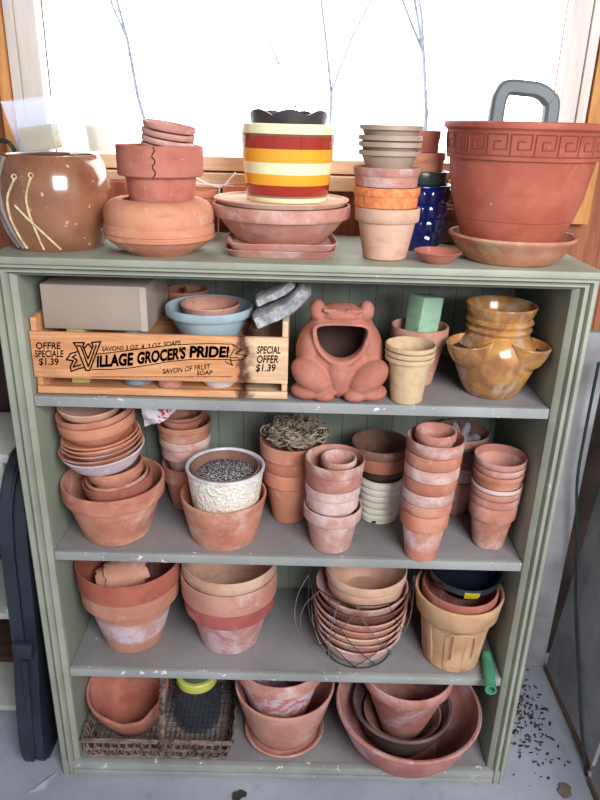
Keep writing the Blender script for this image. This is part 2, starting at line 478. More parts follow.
def plastic(name, col, alpha):
    g = NT(name)
    a = g.node('ShaderNodeBsdfTransparent'); mx = g.node('ShaderNodeMixShader'); mx.inputs[0].default_value = alpha
    tl = g.node('ShaderNodeBsdfTranslucent'); tl.inputs['Color'].default_value = lin(col)
    m2 = g.node('ShaderNodeMixShader'); m2.inputs[0].default_value = .5
    g.b.inputs['Base Color'].default_value = lin(col); g.b.inputs['Roughness'].default_value = .25
    g.l.new(tl.outputs[0], m2.inputs[1]); g.l.new(g.b.outputs[0], m2.inputs[2])
    g.l.new(a.outputs[0], mx.inputs[1]); g.l.new(m2.outputs[0], mx.inputs[2]); g.l.new(mx.outputs[0], g.out.inputs[0])
    return g.m
CLEARP = plastic('clear_blue_plastic', (214, 222, 244), .25)
WHITEP = plastic('milky_plastic', (250, 250, 248), .45)
TANB = plain('tan_block', (206, 188, 134), .8, .05)
def tub(x, z, w, h, d, rotz, tilt, mat, label, cx, cw, ch, y=CY):
    root = thing('plastic_tub', label, 'plastic tub', (x, y, z), (0, tilt, rotz), 'plastic tubs stacked on the crock')
    bm = bmesh.new()
    def ringq(k, z): return [bm.verts.new((sx*w/2*k, sy*d/2*k, z)) for sx, sy in ((-1, -1), (1, -1), (1, 1), (-1, 1))]
    rs = [ringq(.80, 0), ringq(1, h), ringq(1.08, h), ringq(1.08, h+.002), ringq(.97, h+.002), ringq(.78, .002)]
    for A, B in zip(rs, rs[1:]):
        for i in range(4): bm.faces.new((A[i], A[(i+1) % 4], B[(i+1) % 4], B[i]))
    bm.faces.new(rs[0][::-1]); bm.faces.new(rs[-1])
    obj('shell', bm, mat, root, smooth=False)
    bm = bmesh.new(); box(bm, cx-cw/2, cx+cw/2, -d*.37, d*.37, .003, ch, bev=.003)
    obj('tan_insert', bm, TANB, root)
tub(-.478, 1.459, .082, .088, .075, .1, -.14, CLEARP, 'clear bluish plastic tub holding a tan block on top of the brown crock', .004, .06, .045)
tub(-.388, 1.459, .070, .082, .075, -.05, -.1, WHITEP, 'milky white plastic tub right of the clear one on the brown crock', .018, .02, .05)

# squat planter with ribbed belt + cracked pot + leaning little pots
px, py = -.256, .078
bm = bmesh.new()
lathe(bm, [(0, 0), (.056, 0), (.060, .003), (.082, .014), (.094, .024), (.099, .029), (.102, .030), (.1025, .034), (.1, .0355), (.1, .038), (.102, .0395),
           (.1015, .053), (.099, .055), (.101, .064), (.1005, .076), (.097, .086), (.090, .0935), (.080, .098), (.070, .099), (.0655, .0965), (.068, .092), (.082, .085),
           (.092, .066), (.092, .05), (.075, .025), (.05, .01), (0, .01)], seg=72)
tag(obj('squat_planter', bm, ORANGE, None, loc=(px, py, T)), 'squat round terracotta planter with incurved rim and ribbed belt, third from the left on top', 'planter')
CRACKED = add_pot('flower_pot', 'cracked terracotta pot standing inside the squat round planter', 'flower pot', -.2495, py, T+.0128, .178, .077, .047, clay('clay_cracked', (206, 128, 110), (188, 104, 86), .15), .052, .064)
bm = bmesh.new()
tube(bm, [(.004+.003*math.sin(i*1.7), -.0772+.00003*i, .176-.005*i) for i in range(11)], .0011, 5)
obj('crack', bm, plain('crack_dark', (70, 36, 30), .95), CRACKED)
ax = Vector((.17, -.06, 1)).normalized()
b = Vector((-.240, py-.004, T+.169))
for i, (R, h, off, nm) in enumerate(((.046, .040, 0, 'lowest'), (.047, .040, .0120, 'second lowest'), (.047, .036, .024, 'second highest'), (.0465, .034, .036, 'topmost'))):
    p = b+Vector(((0, .0006, -.0006, 0)[i], 0, 0))+(Matrix.Rotation(.16, 3, 'Y') @ Matrix.Rotation(.06, 3, 'X') @ Vector((0, 0, 1)))*off
    add_pot('flower_pot', nm+' of the four small tilted terracotta pots piled in the cracked pot', 'flower pot', p.x, p.y, p.z-.018, .040, R, .027-.0017*i, (PINK, DUSTY, PINK, ROSE)[i], .0095, .035, .002, rot=(.06, .16, 0), group='small tilted pots in the cracked pot', floor=.004)
# small pots at the back of the top
add_pot('flower_pot', 'small orange terracotta pot at the back between the crock and the squat planter', 'flower pot', -.391, .295, T, .110, .034, .023, ORANGE, .03)
stack(-.208, .295, T, .024, [(T+.079, .034, ORANGE, 'lower of two small orange pots behind the cracked pot, right side'), (T+.096, .036, ORANGE, 'upper of two small orange pots behind the cracked pot, right side')], 'small orange pots at the back of the top')
add_pot('flower_pot', 'orange terracotta pot at the back, left of the striped pot', 'flower pot', -.120, .299, T, .108, .041, .028, ORANGE, .03)
bm = bmesh.new()
for P in ([(-.22, .27, T+.124), (-.165, .268, T+.104), (-.13, .255, T+.135)], [(-.25, .268, T+.112), (-.17, .266, T+.108), (-.135, .25, T+.108)], [(-.165, .268, T+.104), (-.168, .272, T+.06), (-.17, .275, T+.003)]):
    tube(bm, smooth_path(P, 5), .0018, 6)
tag(obj('wire_twist', bm, plain('white_wire', (238, 236, 232), .5)), 'thin bent white wire standing behind the bowls left of the striped pot', 'wire')

# square saucers, deep bowl, saucer, striped pot
for i, nm in ((0, 'lower'), (1, 'upper')):
    add_bowl('square_saucer', nm+' of two square terracotta saucers under the wide bowl', 'saucer', -.0295, .138, T+.0125*i+(.0006 if i else 0), .014, .105, .096, ROSE, .004, (0, 0, .0 if i == 0 else .05), 'square terracotta saucers', floor=.005, curve=1, square=1)
bx, by = -.030, .145
add_pot('bulb_bowl', 'wide terracotta bowl on square saucers beneath the striped pot', 'bowl', bx, by, T+.0201, .0689, .134, .088, PINK, .024, .126, .007)
add_bowl('saucer', 'terracotta saucer lying on the wide bowl under the striped pot', 'saucer', bx, by, T+.0895, .010, .131, .124, PALE, .006, floor=.005, curve=1)
s = NT('striped_glaze')
cr_ = s.node('ShaderNodeValToRGB'); cr_.color_ramp.interpolation = 'CONSTANT'
z = s.math('DIVIDE', s.xyz()[2], .136); s.l.new(z, cr_.inputs['Fac'])
Y, Rr, O, B = (240, 238, 190), (158, 52, 42), (236, 168, 52), (120, 90, 70)
stops = [(0, Y), (.06, (140, 130, 120)), (.085, Rr), (.225, O), (.365, Y), (.515, O), (.685, Rr), (.845, B), (.875, Y)]
el = cr_.color_ramp.elements
while len(el) < len(stops): el.new(.5)
for e, (p, c) in zip(el, stops): e.position = p; e.color = lin(c)
STRIPE = s.fin(cr_.outputs['Color'], .12, .6)
bm = bmesh.new()
lathe(bm, [(0, 0), (.076, 0), (.0785, .003), (.0825, .05), (.0865, .09), (.0895, .125)]+lip(.0903, .136, .006)+[(.083, .09), (.074, .01), (0, .008)], seg=72)
sx_, sz_ = -.020, T+.0955
tag(obj('striped_pot', bm, STRIPE, None, loc=(sx_, by, sz_)), 'glazed pot with red, orange and pale yellow stripes in front of the window', 'flower pot')
bm = bmesh.new()
lathe(bm, [(0, .004), (.05, .004), (.058, .02), (.070, .128), (.073, .140), (.070, .140), (.066, .125), (.054, .02), (.05, .008), (0, .008)], seg=80,
      f=lambda r, z, a, k: (r, z+(.010*abs(math.sin(3.5*a+.6)) if k in (4, 5) else 0)))
tag(obj('nursery_pot', bm, plain('black_plastic', (66, 62, 62), .35, spec=.6), None, loc=(sx_, by, sz_+.0095)), 'black plastic nursery liner with scalloped edge inside the striped pot', 'flower pot')

# pot tower in the middle right
tx, ty = .168, .082
TEX = NT('clay_combed'); g_ = TEX.noise(40, 4, .6, stretch=(1, 1, 1), dist=2.)
TEX.bump(g_, .8, .004); TEXM = TEX.fin(TEX.mix(TEX.ramp(g_, .4, .6), lin((232, 150, 96)), lin((214, 124, 76))), .8, .2)
PLAS = plain('taupe_plastic', (176, 154, 138), .45, .08, 8)
st = stack(tx, ty, T, .041, [(T+.0940, .0600, PALE, 'plain pale terracotta pot at the foot of the tower under the taupe plastic pots'),
                    (T+.1300, .0612, TEXM, 'orange combed-texture pot second from the foot of the tower with taupe pots', -.004),
                    (T+.1640, .0605, ROSE, 'smooth rose terracotta pot third from the foot of the tower, just under the taupe pots', -.006)],
      'terracotta pots in the tower on top', rim0=.025)
zt = T+.1640
for i, (dz, R, nm) in enumerate(((.028, .0555, 'lowest'), (.042, .0565, 'second lowest'), (.053, .0572, 'second highest'), (.070, .0568, 'topmost'))):
    bm = bmesh.new(); h = .055+.001*i
    z0 = zt+dz-h; q = i*.003; Rb = .0405-q*.0
    lathe(bm, [(0, 0), (.030, 0), (.032, .002), (R-.0065, h-.009), (R-.005, h-.008), (R, h-.008), (R, h), (R-.002, h), (R-.006, h-.007), (R-.008, h-.010), (.031, .004), (0, .003)])
    tag(obj('plastic_pot', bm, PLAS, None, loc=(tx-.004, ty, z0)), nm+' of four taupe plastic pots nested at the top of the pot tower', 'flower pot', 'taupe plastic pots')

# blue pot with pots stacked in it
s = NT('cobalt_glaze'); c = s.mix(s.ramp(s.noise(12, 3), .4, .7), lin((24, 40, 112)), lin((14, 22, 66)))
BLUE = s.fin(c, .08, .8)
ux, uy = .246, .205
bm = bmesh.new(); pr = [(0, 0), (.042, 0), (.044, .003)]
for i in range(4):
    z = .006+.029*i; R = .046+.0048*i
    pr += [(R-.002, z), (R+.001, z+.004), (R+.0025, z+.022), (R, z+.026), (R-.001, z+.028)]
pr += [(.0635, .122)]+lip(.064, .127, .006)+[(.055, .11), (.04, .01), (0, .008)]
lathe(bm, pr, seg=48, f=lambda r, z, a, k: (r+(.0018*(1 if math.sin(10*a) > 0 else -1) if 3 <= k < 22 else 0), z))
tag(obj('glazed_pot', bm, BLUE, None, loc=(ux, uy, T)), 'cobalt blue glossy pot with embossed squares behind the pot tower', 'flower pot')
stack(ux-.003, uy, T+.014, .033, [(T+.152, .0570, plain('dark_green_glaze', (54, 66, 66), .25, .2, 14), 'dark green glazed pot rim sitting inside the cobalt blue pot'),
      (T+.186, .0490, ORANGE, 'orange terracotta pot nested above the dark green rim in the blue pot', -.003), (T+.226, .0405, RED, 'small red terracotta pot topmost in the blue pot stack', -.007)], 'pots inside the blue pot', rim0=.0235)
add_bowl('saucer', 'tiny red terracotta saucer at the front edge between the pot tower and large planter', 'saucer', .263, .052, T, .021, .0445, .026, RED, .004, floor=.005, curve=.8)
add_pot('flower_pot', 'brown terracotta pot half hidden behind the large planter on top', 'flower pot', .335, .285, T, .075, .045, .03, BROWN, .025)
# large planter and saucer
PSAUC = clay('clay_saucer', (214, 150, 118), (190, 124, 92), .45, saltc=(200, 176, 140))
bm = bmesh.new(); R = .118
lathe(bm, [(0, 0), (.082, 0), (.088, .004), (.105, .024), (.112, .038), (.117, .041), (.1195, .046), (.117, .050), (.112, .049), (.104, .034), (.088, .0165), (0, .015)], seg=72,
      f=lambda r, z, a, k: (r+.0012*math.sin(5*a), z))
tag(obj('saucer', bm, PSAUC, None, loc=(.412, .100, T)), 'large weathered terracotta saucer under the planter with the key band', 'saucer')
BIGP = clay('clay_big_planter', (196, 108, 86), (176, 88, 68), .12, saltc=(200, 150, 136), rough=.6)
bp = thing('large_planter', 'large red planter with a Greek key band at the right end of the cabinet top', 'planter', (.408, .100, T+.0174))
zb = T+.0174; h0 = 1.533-zb; hb = 1.4713-zb
bm = bmesh.new()
lathe(bm, [(0, 0), (.076, 0), (.081, .003), (.094, .03), (.105, .06), (.1055, .062), (.107, .063), (.1185, .1), (.126, hb-.02), (.1290, hb), (.120, hb),
           (.112, .1), (.098, .06), (.074, .012), (0, .01)], seg=80)
obj('body', bm, BIGP, bp)
bm = bmesh.new(); 
lathe(bm, [(.120, hb), (.1290, hb), (.1335, hb), (.1345, hb+.002), (.1375, h0-.016), (.139, h0-.014), (.1435, h0-.011), (.145, h0-.007), (.1445, h0-.002), (.1415, h0), (.136, h0-.002), (.130, h0-.012)], seg=80, closed=True)
obj('rim', bm, BIGP, bp)
bm = bmesh.new(); z1, z2 = hb+.008, h0-.020; n = 22; W = 2*PI/n
def strip(u0, v0, u1, v1, th=.0011):
    k = max(1, int(abs(u1-u0)/.06)); du = u1-u0; dv = v1-v0
    pts = []
    for i in range(k+1):
        u = u0+du*i/k; v = v0+dv*i/k; z = z1+(z2-z1)*v; rr = .1345+(z-hb-.002)/(h0-.018-hb)*.003+.0005
        pts.append((rr*math.cos(u), rr*math.sin(u), z))
    tube(bm, pts, th, 5)
for i in range(n):
    u = i*W; f_ = lambda a: u+a*W
    for (a, b, c, d) in ((0, 0, 0, 1), (0, 1, .84, 1), (.84, 1, .84, .3), (.84, .3, .3, .3), (.3, .3, .3, .68), (.3, .68, .6, .68), (0, 0, 1, 0)):
        strip(f_(a), b, f_(c), d)
strip(0, 1.18, 2*PI, 1.18, .0008)
obj('greek_key_band', bm, clay('clay_key', (150, 80, 64), (136, 68, 54), 0), bp)
GREYP = plain('grey_plastic', (104, 114, 118), .5, .1, 10)
hd = thing('handled_caddy', 'dark grey plastic arched handle of a caddy rising out of the large planter', 'caddy', (.405, .125, zb+.085))
bm = bmesh.new(); q = 1.598-(zb+.085)
def rtube(pts, w, d):
    P = smooth_path(pts, 8); rings = []
    for i, p in enumerate(P):
        t = (P[min(i+1, len(P)-1)]-P[max(i-1, 0)]).normalized(); yv = Vector((0, 1, 0)); sv = t.cross(yv).normalized()
        rings.append([bm.verts.new(p+sv*w*a+yv*d*b) for a, b in ((-.5, -.3), (-.3, -.5), (.3, -.5), (.5, -.3), (.5, .3), (.3, .5), (-.3, .5), (-.5, .3))])
    for A, B in zip(rings, rings[1:]):
        for i in range(8): bm.faces.new((A[i], A[(i+1) % 8], B[(i+1) % 8], B[i]))
    bm.faces.new(rings[0]); bm.faces.new(rings[-1][::-1])
rtube([(-.046, 0, .012), (-.046, 0, q-.05), (-.041, 0, q-.018), (-.030, 0, q-.008), (.0, 0, q-.009), (.024, 0, q-.012), (.044, 0, q-.024), (.053, 0, q-.05), (.049, 0, .012)], .026, .026)
obj('handle', bm, GREYP, hd)
bxobj('tray', GREYP, hd, -.062, .062, -.04, .04, .0, .012, bev=.004)

# ------------------------------------------------------------------ shelf 1 : crate etc
S1 = SH[0]+.0006
s = NT('crate_wood'); X = s.xyz()
g_ = s.noise(9, 6, .65, stretch=(.7, 8, 9), dist=.8)
left = s.mix(s.ramp(g_, .35, .65), lin((222, 164, 118)), lin((198, 134, 90)))
right = s.mix(s.ramp(g_, .35, .65), lin((226, 194, 160)), lin((206, 166, 130)))
wob = s.math('MULTIPLY', s.math('SUBTRACT', s.noise(38, 5, rnd=False), .5), .07)
xx = s.math('ADD', X[0], wob)
c = s.mix(s.ramp(xx, -.098, -.085), left, right)
c = s.mix(s.math('MULTIPLY', s.ramp(xx, -.118, -.100), s.ramp(xx, -.100, -.070, 1, 0)), c, lin((84, 48, 34)))
c = s.mix(s.ramp(s.noise(7, 5), .6, .7, 0, .25), c, lin((120, 76, 54)))
s.bump(g_, .35, .001)
CW = s.fin(c, .7, .3)
crate = thing('wooden_crate', 'slatted wooden soap crate with printed lettering on the left of the upper shelf', 'crate', (0, 0, S1))
x0, x1 = -.505, -.010; yf, yb = .024, .232
BZ0, BZ1 = 1.0465-S1, 1.1400-S1
bxobj('front_board', CW, crate, x0, x1, yf, yf+.008, BZ0, BZ1, bev=.0012)
bxobj('front_slat', CW, crate, x0+.003, x1, yf, yf+.008, .002, .0165, bev=.0012)
bxobj('back_board', CW, crate, x0, x1, yb-.008, yb, BZ0, BZ1, bev=.0012)
bxobj('back_slat', CW, crate, x0, x1, yb-.008, yb, .002, .0165, bev=.0012)
bxobj('end_panel', CW, crate, x0+.001, x0+.012, yf+.0085, yb-.0085, 0, .153, bev=.0015)
bxobj('end_panel', CW, crate, x1-.012, x1-.001, yf+.0085, yb-.0085, 0, .158, bev=.0015)
bxobj('base_board', CW, crate, x0+.0125, x1-.0125, yf+.0085, yb-.0085, .001, .008, bev=.001)
INK = plain('ink', (92, 62, 50), .9, .1)
BROWNINK = plain('pale_ink', (112, 60, 44), .9, .1)
YT = yf-.0004
def PX(u, v): return (-.5088+(u-26)*.001901-(v-332)*.00022, 1.1398-(v-332)*.00203+(u-26)*.0000525-S1)
def letters(txt, u0, u1, vt, vb, mat, name='lettering', bold=0, vt2=None, vb2=None, arc=0, space=1):
    cu = bpy.data.curves.new('t', 'FONT'); cu.body = txt; cu.size = 1; cu.offset = bold; cu.extrude = 0.0; cu.resolution_u = 4; cu.space_character = space
    to = bpy.data.objects.new('t', cu); COL.objects.link(to)
    me = bpy.data.meshes.new_from_object(to.evaluated_get(bpy.context.evaluated_depsgraph_get()))
    bpy.data.objects.remove(to); bpy.data.curves.remove(cu)
    xs = [v.co.x for v in me.vertices]; ys = [v.co.y for v in me.vertices]
    a, b, c_, d = min(xs), max(xs), min(ys), max(ys)
    vt2 = vt if vt2 is None else vt2; vb2 = vb if vb2 is None else vb2
    bm = bmesh.new(); bm.from_mesh(me); bpy.data.meshes.remove(me)
    bmesh.ops.subdivide_edges(bm, edges=[e for e in bm.edges if e.calc_length() > .12], cuts=2)
    for v in bm.verts:
        t = (v.co.x-a)/(b-a); w_ = (v.co.y-c_)/(d-c_)
        bend = -arc*math.sin(PI*t)
        uu = u0+(u1-u0)*t; top = vt+(vt2-vt)*t+bend; bot = vb+(vb2-vb)*t+bend
        X_, Z_ = PX(uu, bot+(top-bot)*w_); v.co = Vector((X_, YT, Z_))
    bmesh.ops.solidify(bm, geom=bm.faces[:], thickness=.0003)
    o = obj(name, bm, mat, crate, smooth=False); o['label'] = 'printed dark lettering'
    return o
letters('OFFRE', 35, 60, 342.5, 349.5, INK, bold=.016)
letters('SPECIALE', 34, 63, 350.5, 357.5, INK, bold=.016)
letters('$1.39', 38, 58, 358.5, 366.5, INK, bold=.016)
letters('SPECIAL', 259, 283, 346.5, 354, INK, bold=.016)
letters('OFFER', 260, 282, 355.5, 363.5, INK, bold=.016)
letters('$1.39', 260, 280, 364.5, 373, INK, bold=.016)
letters('SAVONS 3 OZ. 4  3 OZ. SOAPS', 102, 181, 347, 351.5, INK, vt2=340.5, vb2=345, bold=.01, arc=-1)
letters("ILLAGE", 97, 134, 356, 368, INK, vt2=352.5, vb2=366, bold=.045)
letters("GROCER'S", 138, 187, 352, 365, INK, vt2=346.5, vb2=359, bold=.045)
letters("PRIDE!", 191, 231, 346, 358, INK, vt2=346.5, vb2=358, bold=.045)
letters('SAVON OF FRUIT', 165, 213, 369.5, 374.5, INK, vt2=364, vb2=369.5, bold=.01)
letters('SOAP', 200, 216, 371.5, 376, INK, vt2=370.5, vb2=375, bold=.01)
def strokes(P, w=.8, name='emblem', mat=INK, lab='printed ribbon emblem'):
    bm = bmesh.new()
    for pl in P:
        for (a, b), (c, d) in zip(pl, pl[1:]):
            L = math.hypot(c-a, d-b) or 1; nx, ny = -(d-b)/L*w/2, (c-a)/L*w/2
            ex, ey = (c-a)/L*w*.25, (d-b)/L*w*.25
            f = []
            for (p, q_) in ((a+nx-ex, b+ny-ey), (c+nx+ex, d+ny+ey), (c-nx+ex, d-ny+ey), (a-nx-ex, b-ny-ey)):
                X_, Z_ = PX(p, q_); f.append(bm.verts.new((X_, YT-.0001, Z_)))
            bm.faces.new(f)
    bmesh.ops.solidify(bm, geom=bm.faces[:], thickness=.0002)
    o = obj(name, bm, mat, crate, smooth=False); o['label'] = lab
strokes([[(73, 343), (84, 343), (82.5, 346), (88, 359), (93, 346), (91, 343), (100.5, 342), (99, 346), (90, 371), (86, 371), (76, 347), (73, 343)],
         [(77, 346), (80.5, 346.5), (88.5, 367)], [(96, 345.5), (89, 366)], [(84.5, 348), (88, 344), (91.5, 348)],
         [(77, 352), (70, 354), (66, 360), (73, 361), (70, 367), (71, 372), (79, 369), (84, 368)], [(76, 355), (72, 357.5), (77, 360.5), (73, 367.5), (81, 365)]], 1.5)
top = [(97, 354.5), (115, 352.5), (135, 350), (155, 347.5), (172, 345.5), (190, 344.5), (210, 344), (233, 344.5), (238, 346)]
bot = [(92, 370), (110, 370), (130, 368.5), (150, 365.5), (170, 362), (190, 360), (210, 359.5), (234, 360)]
strokes([top, bot, [(234, 346), (243, 350), (238, 354), (249, 356), (246, 360), (233, 361), (236, 366), (228, 362)], [(236, 349), (232, 358), (241, 358)]], .9)
r_ = random.Random(3); mic = []; u = 92
while u < 236:
    L = r_.uniform(.8, 3.2); mic.append([(u, 377.6-(u-92)*.001), (u+L, 377.6-(u-92)*.001)]); u += L+r_.uniform(.5, 1.2)
strokes(mic, .7, 'small_print', plain('red_ink', (150, 66, 48), .9), 'line of tiny red print')

# things in the crate
F1 = S1+.009
CARD = plain('cardboard', (166, 150, 136), .85, .06, 5)
bxm = thing('cardboard_box', 'closed grey-brown cardboard box lying across the left of the soap crate', 'box', (-.380, .137, 1.1412), (0, 0, -.02))
bm = bmesh.new(); box(bm, -.100, .100, -.095, .095, 0, .0865, bev=.002); obj('carton', bm, CARD, bxm)
bm = bmesh.new(); box(bm, .0995, .1012, -.096, .096, -.0, .085); box(bm, .088, .1012, -.0962, -.0948, .0, .085); obj('packing_tape', bm, plain('shiny_tape', (190, 176, 164), .2, .05), bxm)
bm = bmesh.new(); box(bm, -.018, .018, -.025, .025, 0, .119, bev=.003)
tag(obj('seed_packet', bm, plain('yellow_packet', (226, 222, 130), .6), None, loc=(-.43, .09, F1)), 'pale yellow packet standing in the crate under the cardboard box', 'packet')
bm = bmesh.new(); lathe(bm, [(0, 0), (.026, 0), (.03, .004), (.03, .095), (.024, .110), (.024, .118), (.021, .118), (.021, .108), (.027, .093), (.027, .006), (0, .004)], seg=32)
GLASSY = plain('grey_glass', (150, 162, 176), .08, .15, 30, spec=.9)
tag(obj('glass_jar', bm, GLASSY, None, loc=(-.315, .08, F1)), 'cloudy glass jar in the crate below the right end of the cardboard box', 'jar')
stack(-.246, .285, S1, .030, [(S1+.120, .046, ORANGE, 'lower of two orange pots behind the crate, left of the blue-grey bowl'), (S1+.158, .0475, ORANGE, 'upper of two orange pots behind the crate, left of the blue-grey bowl')], 'pots behind the crate', rim0=.03)
add_bowl('saucer', 'small terracotta saucer leaning on edge in the upper pot behind the crate', 'saucer', -.246, .285, S1+.135, .008, .027, .022, RED, .003, (0, 1.2, .3), floor=.004, curve=1)
add_pot('flower_pot', 'terracotta pot seen through the crate slot below the lettering', 'flower pot', -.248, .064, F1, .075, .03, .024, PINK, .02)
WHITEG = plain('white_glaze', (240, 240, 242), .3, .03)
bm = bmesh.new(); lathe(bm, [(0, 0), (.028, 0), (.036, .008), (.044, .03), (.046, .085), (.043, .085), (.040, .03), (.03, .008), (0, .006)])
tag(obj('white_bowl', bm, WHITEG, None, loc=(-.150, .084, F1)), 'white glazed pot whose base shows through the crate slot', 'bowl')
BLUEG = plain('blue_grey_glaze', (170, 190, 198), .45, .1, 12)
bz = F1+.0865
add_pot('glazed_bowl', 'pale blue-grey bowl raised in the crate beside the cardboard box', 'bowl', -.172, .118, bz, 1.178-bz, .088, .055, BLUEG, .018, .079, .006)
add_bowl('saucer', 'terracotta saucer resting inside the pale blue-grey bowl', 'saucer', -.170, .118, bz+.040, .034, .060, .044, PINK, .0045, curve=.8, floor=.006)
s = NT('grey_stone'); g_ = s.noise(45, 6, .7)
s.bump(g_, .9, .006); STONE = s.fin(s.mix(s.ramp(g_, .3, .7), lin((120, 120, 122)), lin((196, 196, 198))), .95, .1)
def slab(path, w, th, label, y0):
    bm = bmesh.new(); P = smooth_path(path, 6); rings = []; rr = random.Random(len(path)+int(th*1e4))
    for i, p in enumerate(P):
        t = (P[min(i+1, len(P)-1)]-P[max(i-1, 0)]).normalized(); yv = Vector((0, 1, 0)); sv = t.cross(yv).normalized()
        e = 1 if 0 < i < len(P)-1 else .82
        rings.append([bm.verts.new(p+sv*th*a*e+yv*w*b*e) for a, b in ((-.5, -.42), (-.38, -.5), (.38, -.5), (.5, -.42), (.5, .42), (.38, .5), (-.38, .5), (-.5, .42))])
    for A, B in zip(rings, rings[1:]):
        for i in range(8): bm.faces.new((A[i], A[(i+1) % 8], B[(i+1) % 8], B[i]))
    bm.faces.new(rings[0]); bm.faces.new(rings[-1][::-1])
    bmesh.ops.recalc_face_normals(bm, faces=bm.faces)
    bmesh.ops.subdivide_edges(bm, edges=bm.edges[:], cuts=1, use_grid_fill=True)
    for v in bm.verts: v.co += noise.noise_vector(v.co*60)*.0022
    o = obj('stone_slab', bm, STONE, None, loc=(0, y0, 0)); tag(o, label, 'stone', 'rough grey slabs leaning on the crate')
slab([(-.076, 0, 1.162), (-.05, 0, 1.174), (-.018, 0, 1.191), (.008, 0, 1.212), (.022, 0, 1.230)], .085, .027, 'lower of two rough grey stone slabs leaning on the right end of the crate', .078)
slab([(-.074, 0, 1.199), (-.045, 0, 1.213), (-.022, 0, 1.2245), (-.010, 0, 1.236), (-.004, 0, 1.2410)], .075, .017, 'upper of two rough grey stone slabs leaning on the right end of the crate', .082)

# frog planter
def blob(bm, c, r, rot=(0, 0, 0), sub=3):
    rr = bmesh.ops.create_icosphere(bm, subdivisions=sub, radius=1)
    from mathutils import Euler
    M = Matrix.Translation(c) @ Euler(rot).to_matrix().to_4x4() @ Matrix.Diagonal((r[0], r[1], r[2], 1))
    bmesh.ops.transform(bm, matrix=M, verts=rr['verts'])
fr = thing('frog_planter', 'terracotta frog planter with wide open mouth in the middle of the upper shelf', 'planter', (.092, .088, S1))
bm = bmesh.new()
blob(bm, (0, 0, .075), (.078, .064, .075)); blob(bm, (0, -.002, .122), (.070, .058, .062)); blob(bm, (0, .0, .045), (.088, .064, .045))
blob(bm, (0, -.012, .168), (.048, .042, .018)); blob(bm, (0, -.040, .06), (.030, .034, .06))
for sx in (-1, 1):
    blob(bm, (sx*.046, -.020, .172), (.017, .022, .022), (0, sx*.3, 0)); blob(bm, (sx*.047, -.026, .184), (.012, .013, .012))
    blob(bm, (sx*.056, -.002, .098), (.030, .048, .055), (0, sx*-.25, 0))
    blob(bm, (sx*.056, -.050, .048), (.046, .036, .029), (0, sx*-.65, sx*.2)); blob(bm, (sx*.062, -.048, .017), (.034, .032, .017))
    blob(bm, (sx*.030, -.064, .013), (.022, .018, .013))
    for k in range(4): blob(bm, (sx*(.010+.008*k), -.046, .178+.002*(k % 2)), (.0055, .006, .005), sub=2)
    for k in range(6): blob(bm, (sx*(.062+.002*k), -.030+.012*(k % 3), .075+.014*(k % 4)), (.005, .005, .005), sub=2)
def mouth(n, k=1.):
    out = []
    for i in range(n):
        a = 2*PI*i/n; c_, s_ = math.cos(a), math.sin(a)
        x_ = .049*k*math.copysign(abs(c_)**(.75 if s_ > 0 else 1), c_); out.append((x_, .138+(.017*k*max(0, s_)**.6 if s_ > 0 else .054*k*s_)))
    return out
pts = [(x_, -.060+3.6*x_*x_-(.010 if z_ < .13 else 0)*(1-abs(x_)/.05), z_) for x_, z_ in mouth(44, 1.08)]
tube(bm, pts, .0048, 8, closed=True)
blob(bm, (0, -.064, .075), (.006, .008, .010), sub=2)
for v in bm.verts: v.co.z = max(v.co.z, .0)
me = bpy.data.meshes.new('frog'); bm.to_mesh(me); bm.free()
fo = bpy.data.objects.new('body', me); link(fo)
m = fo.modifiers.new('r', 'REMESH'); m.mode = 'VOXEL'; m.voxel_size = .0028
m = fo.modifiers.new('s', 'SMOOTH'); m.iterations = 3; m.factor = .6
def cutter(bld):
    b2 = bmesh.new(); bld(b2); me2 = bpy.data.meshes.new('cut'); b2.to_mesh(me2); b2.free(); o2 = bpy.data.objects.new('cut', me2); link(o2); return o2
c1 = cutter(lambda b2: blob(b2, (0, .002, .108), (.062, .048, .066)))
def mouthb(b2):
    A = []; B = []; n = 36
    for x_, z_ in mouth(n):
        A.append(b2.verts.new((x_, -.12, z_))); B.append(b2.verts.new((x_*.97, -.012, z_)))
    for i in range(n): b2.faces.new((A[i], A[(i+1) % n], B[(i+1) % n], B[i]))
    b2.faces.new(A[::-1]); b2.faces.new(B); bmesh.ops.recalc_face_normals(b2, faces=b2.faces)
c2 = cutter(mouthb)
for cc in (c1, c2):
    m = fo.modifiers.new('b', 'BOOLEAN'); m.operation = 'DIFFERENCE'; m.solver = 'EXACT'; m.object = cc
bpy.context.view_layer.update()
nm = bpy.data.meshes.new_from_object(fo.evaluated_get(bpy.context.evaluated_depsgraph_get()))
for oo in (fo, c1, c2): bpy.data.objects.remove(oo)
for p in nm.polygons: p.use_smooth = True
nm.set_sharp_from_angle(angle=math.radians(60))
nm.materials.clear(); nm.materials.append(clay('clay_frog', (206, 136, 116), (188, 114, 96), .12, saltc=(222, 160, 140)))
nm.materials.append(plain('painted_mouth_shade', (74, 50, 42), .9, .2, 12))  # shade of the hollow mouth, painted as dark brown on its inner faces
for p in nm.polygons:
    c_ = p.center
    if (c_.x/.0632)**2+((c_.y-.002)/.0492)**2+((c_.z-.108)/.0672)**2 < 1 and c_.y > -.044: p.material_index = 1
fb = bpy.data.objects.new('body', nm); link(fb, fr)

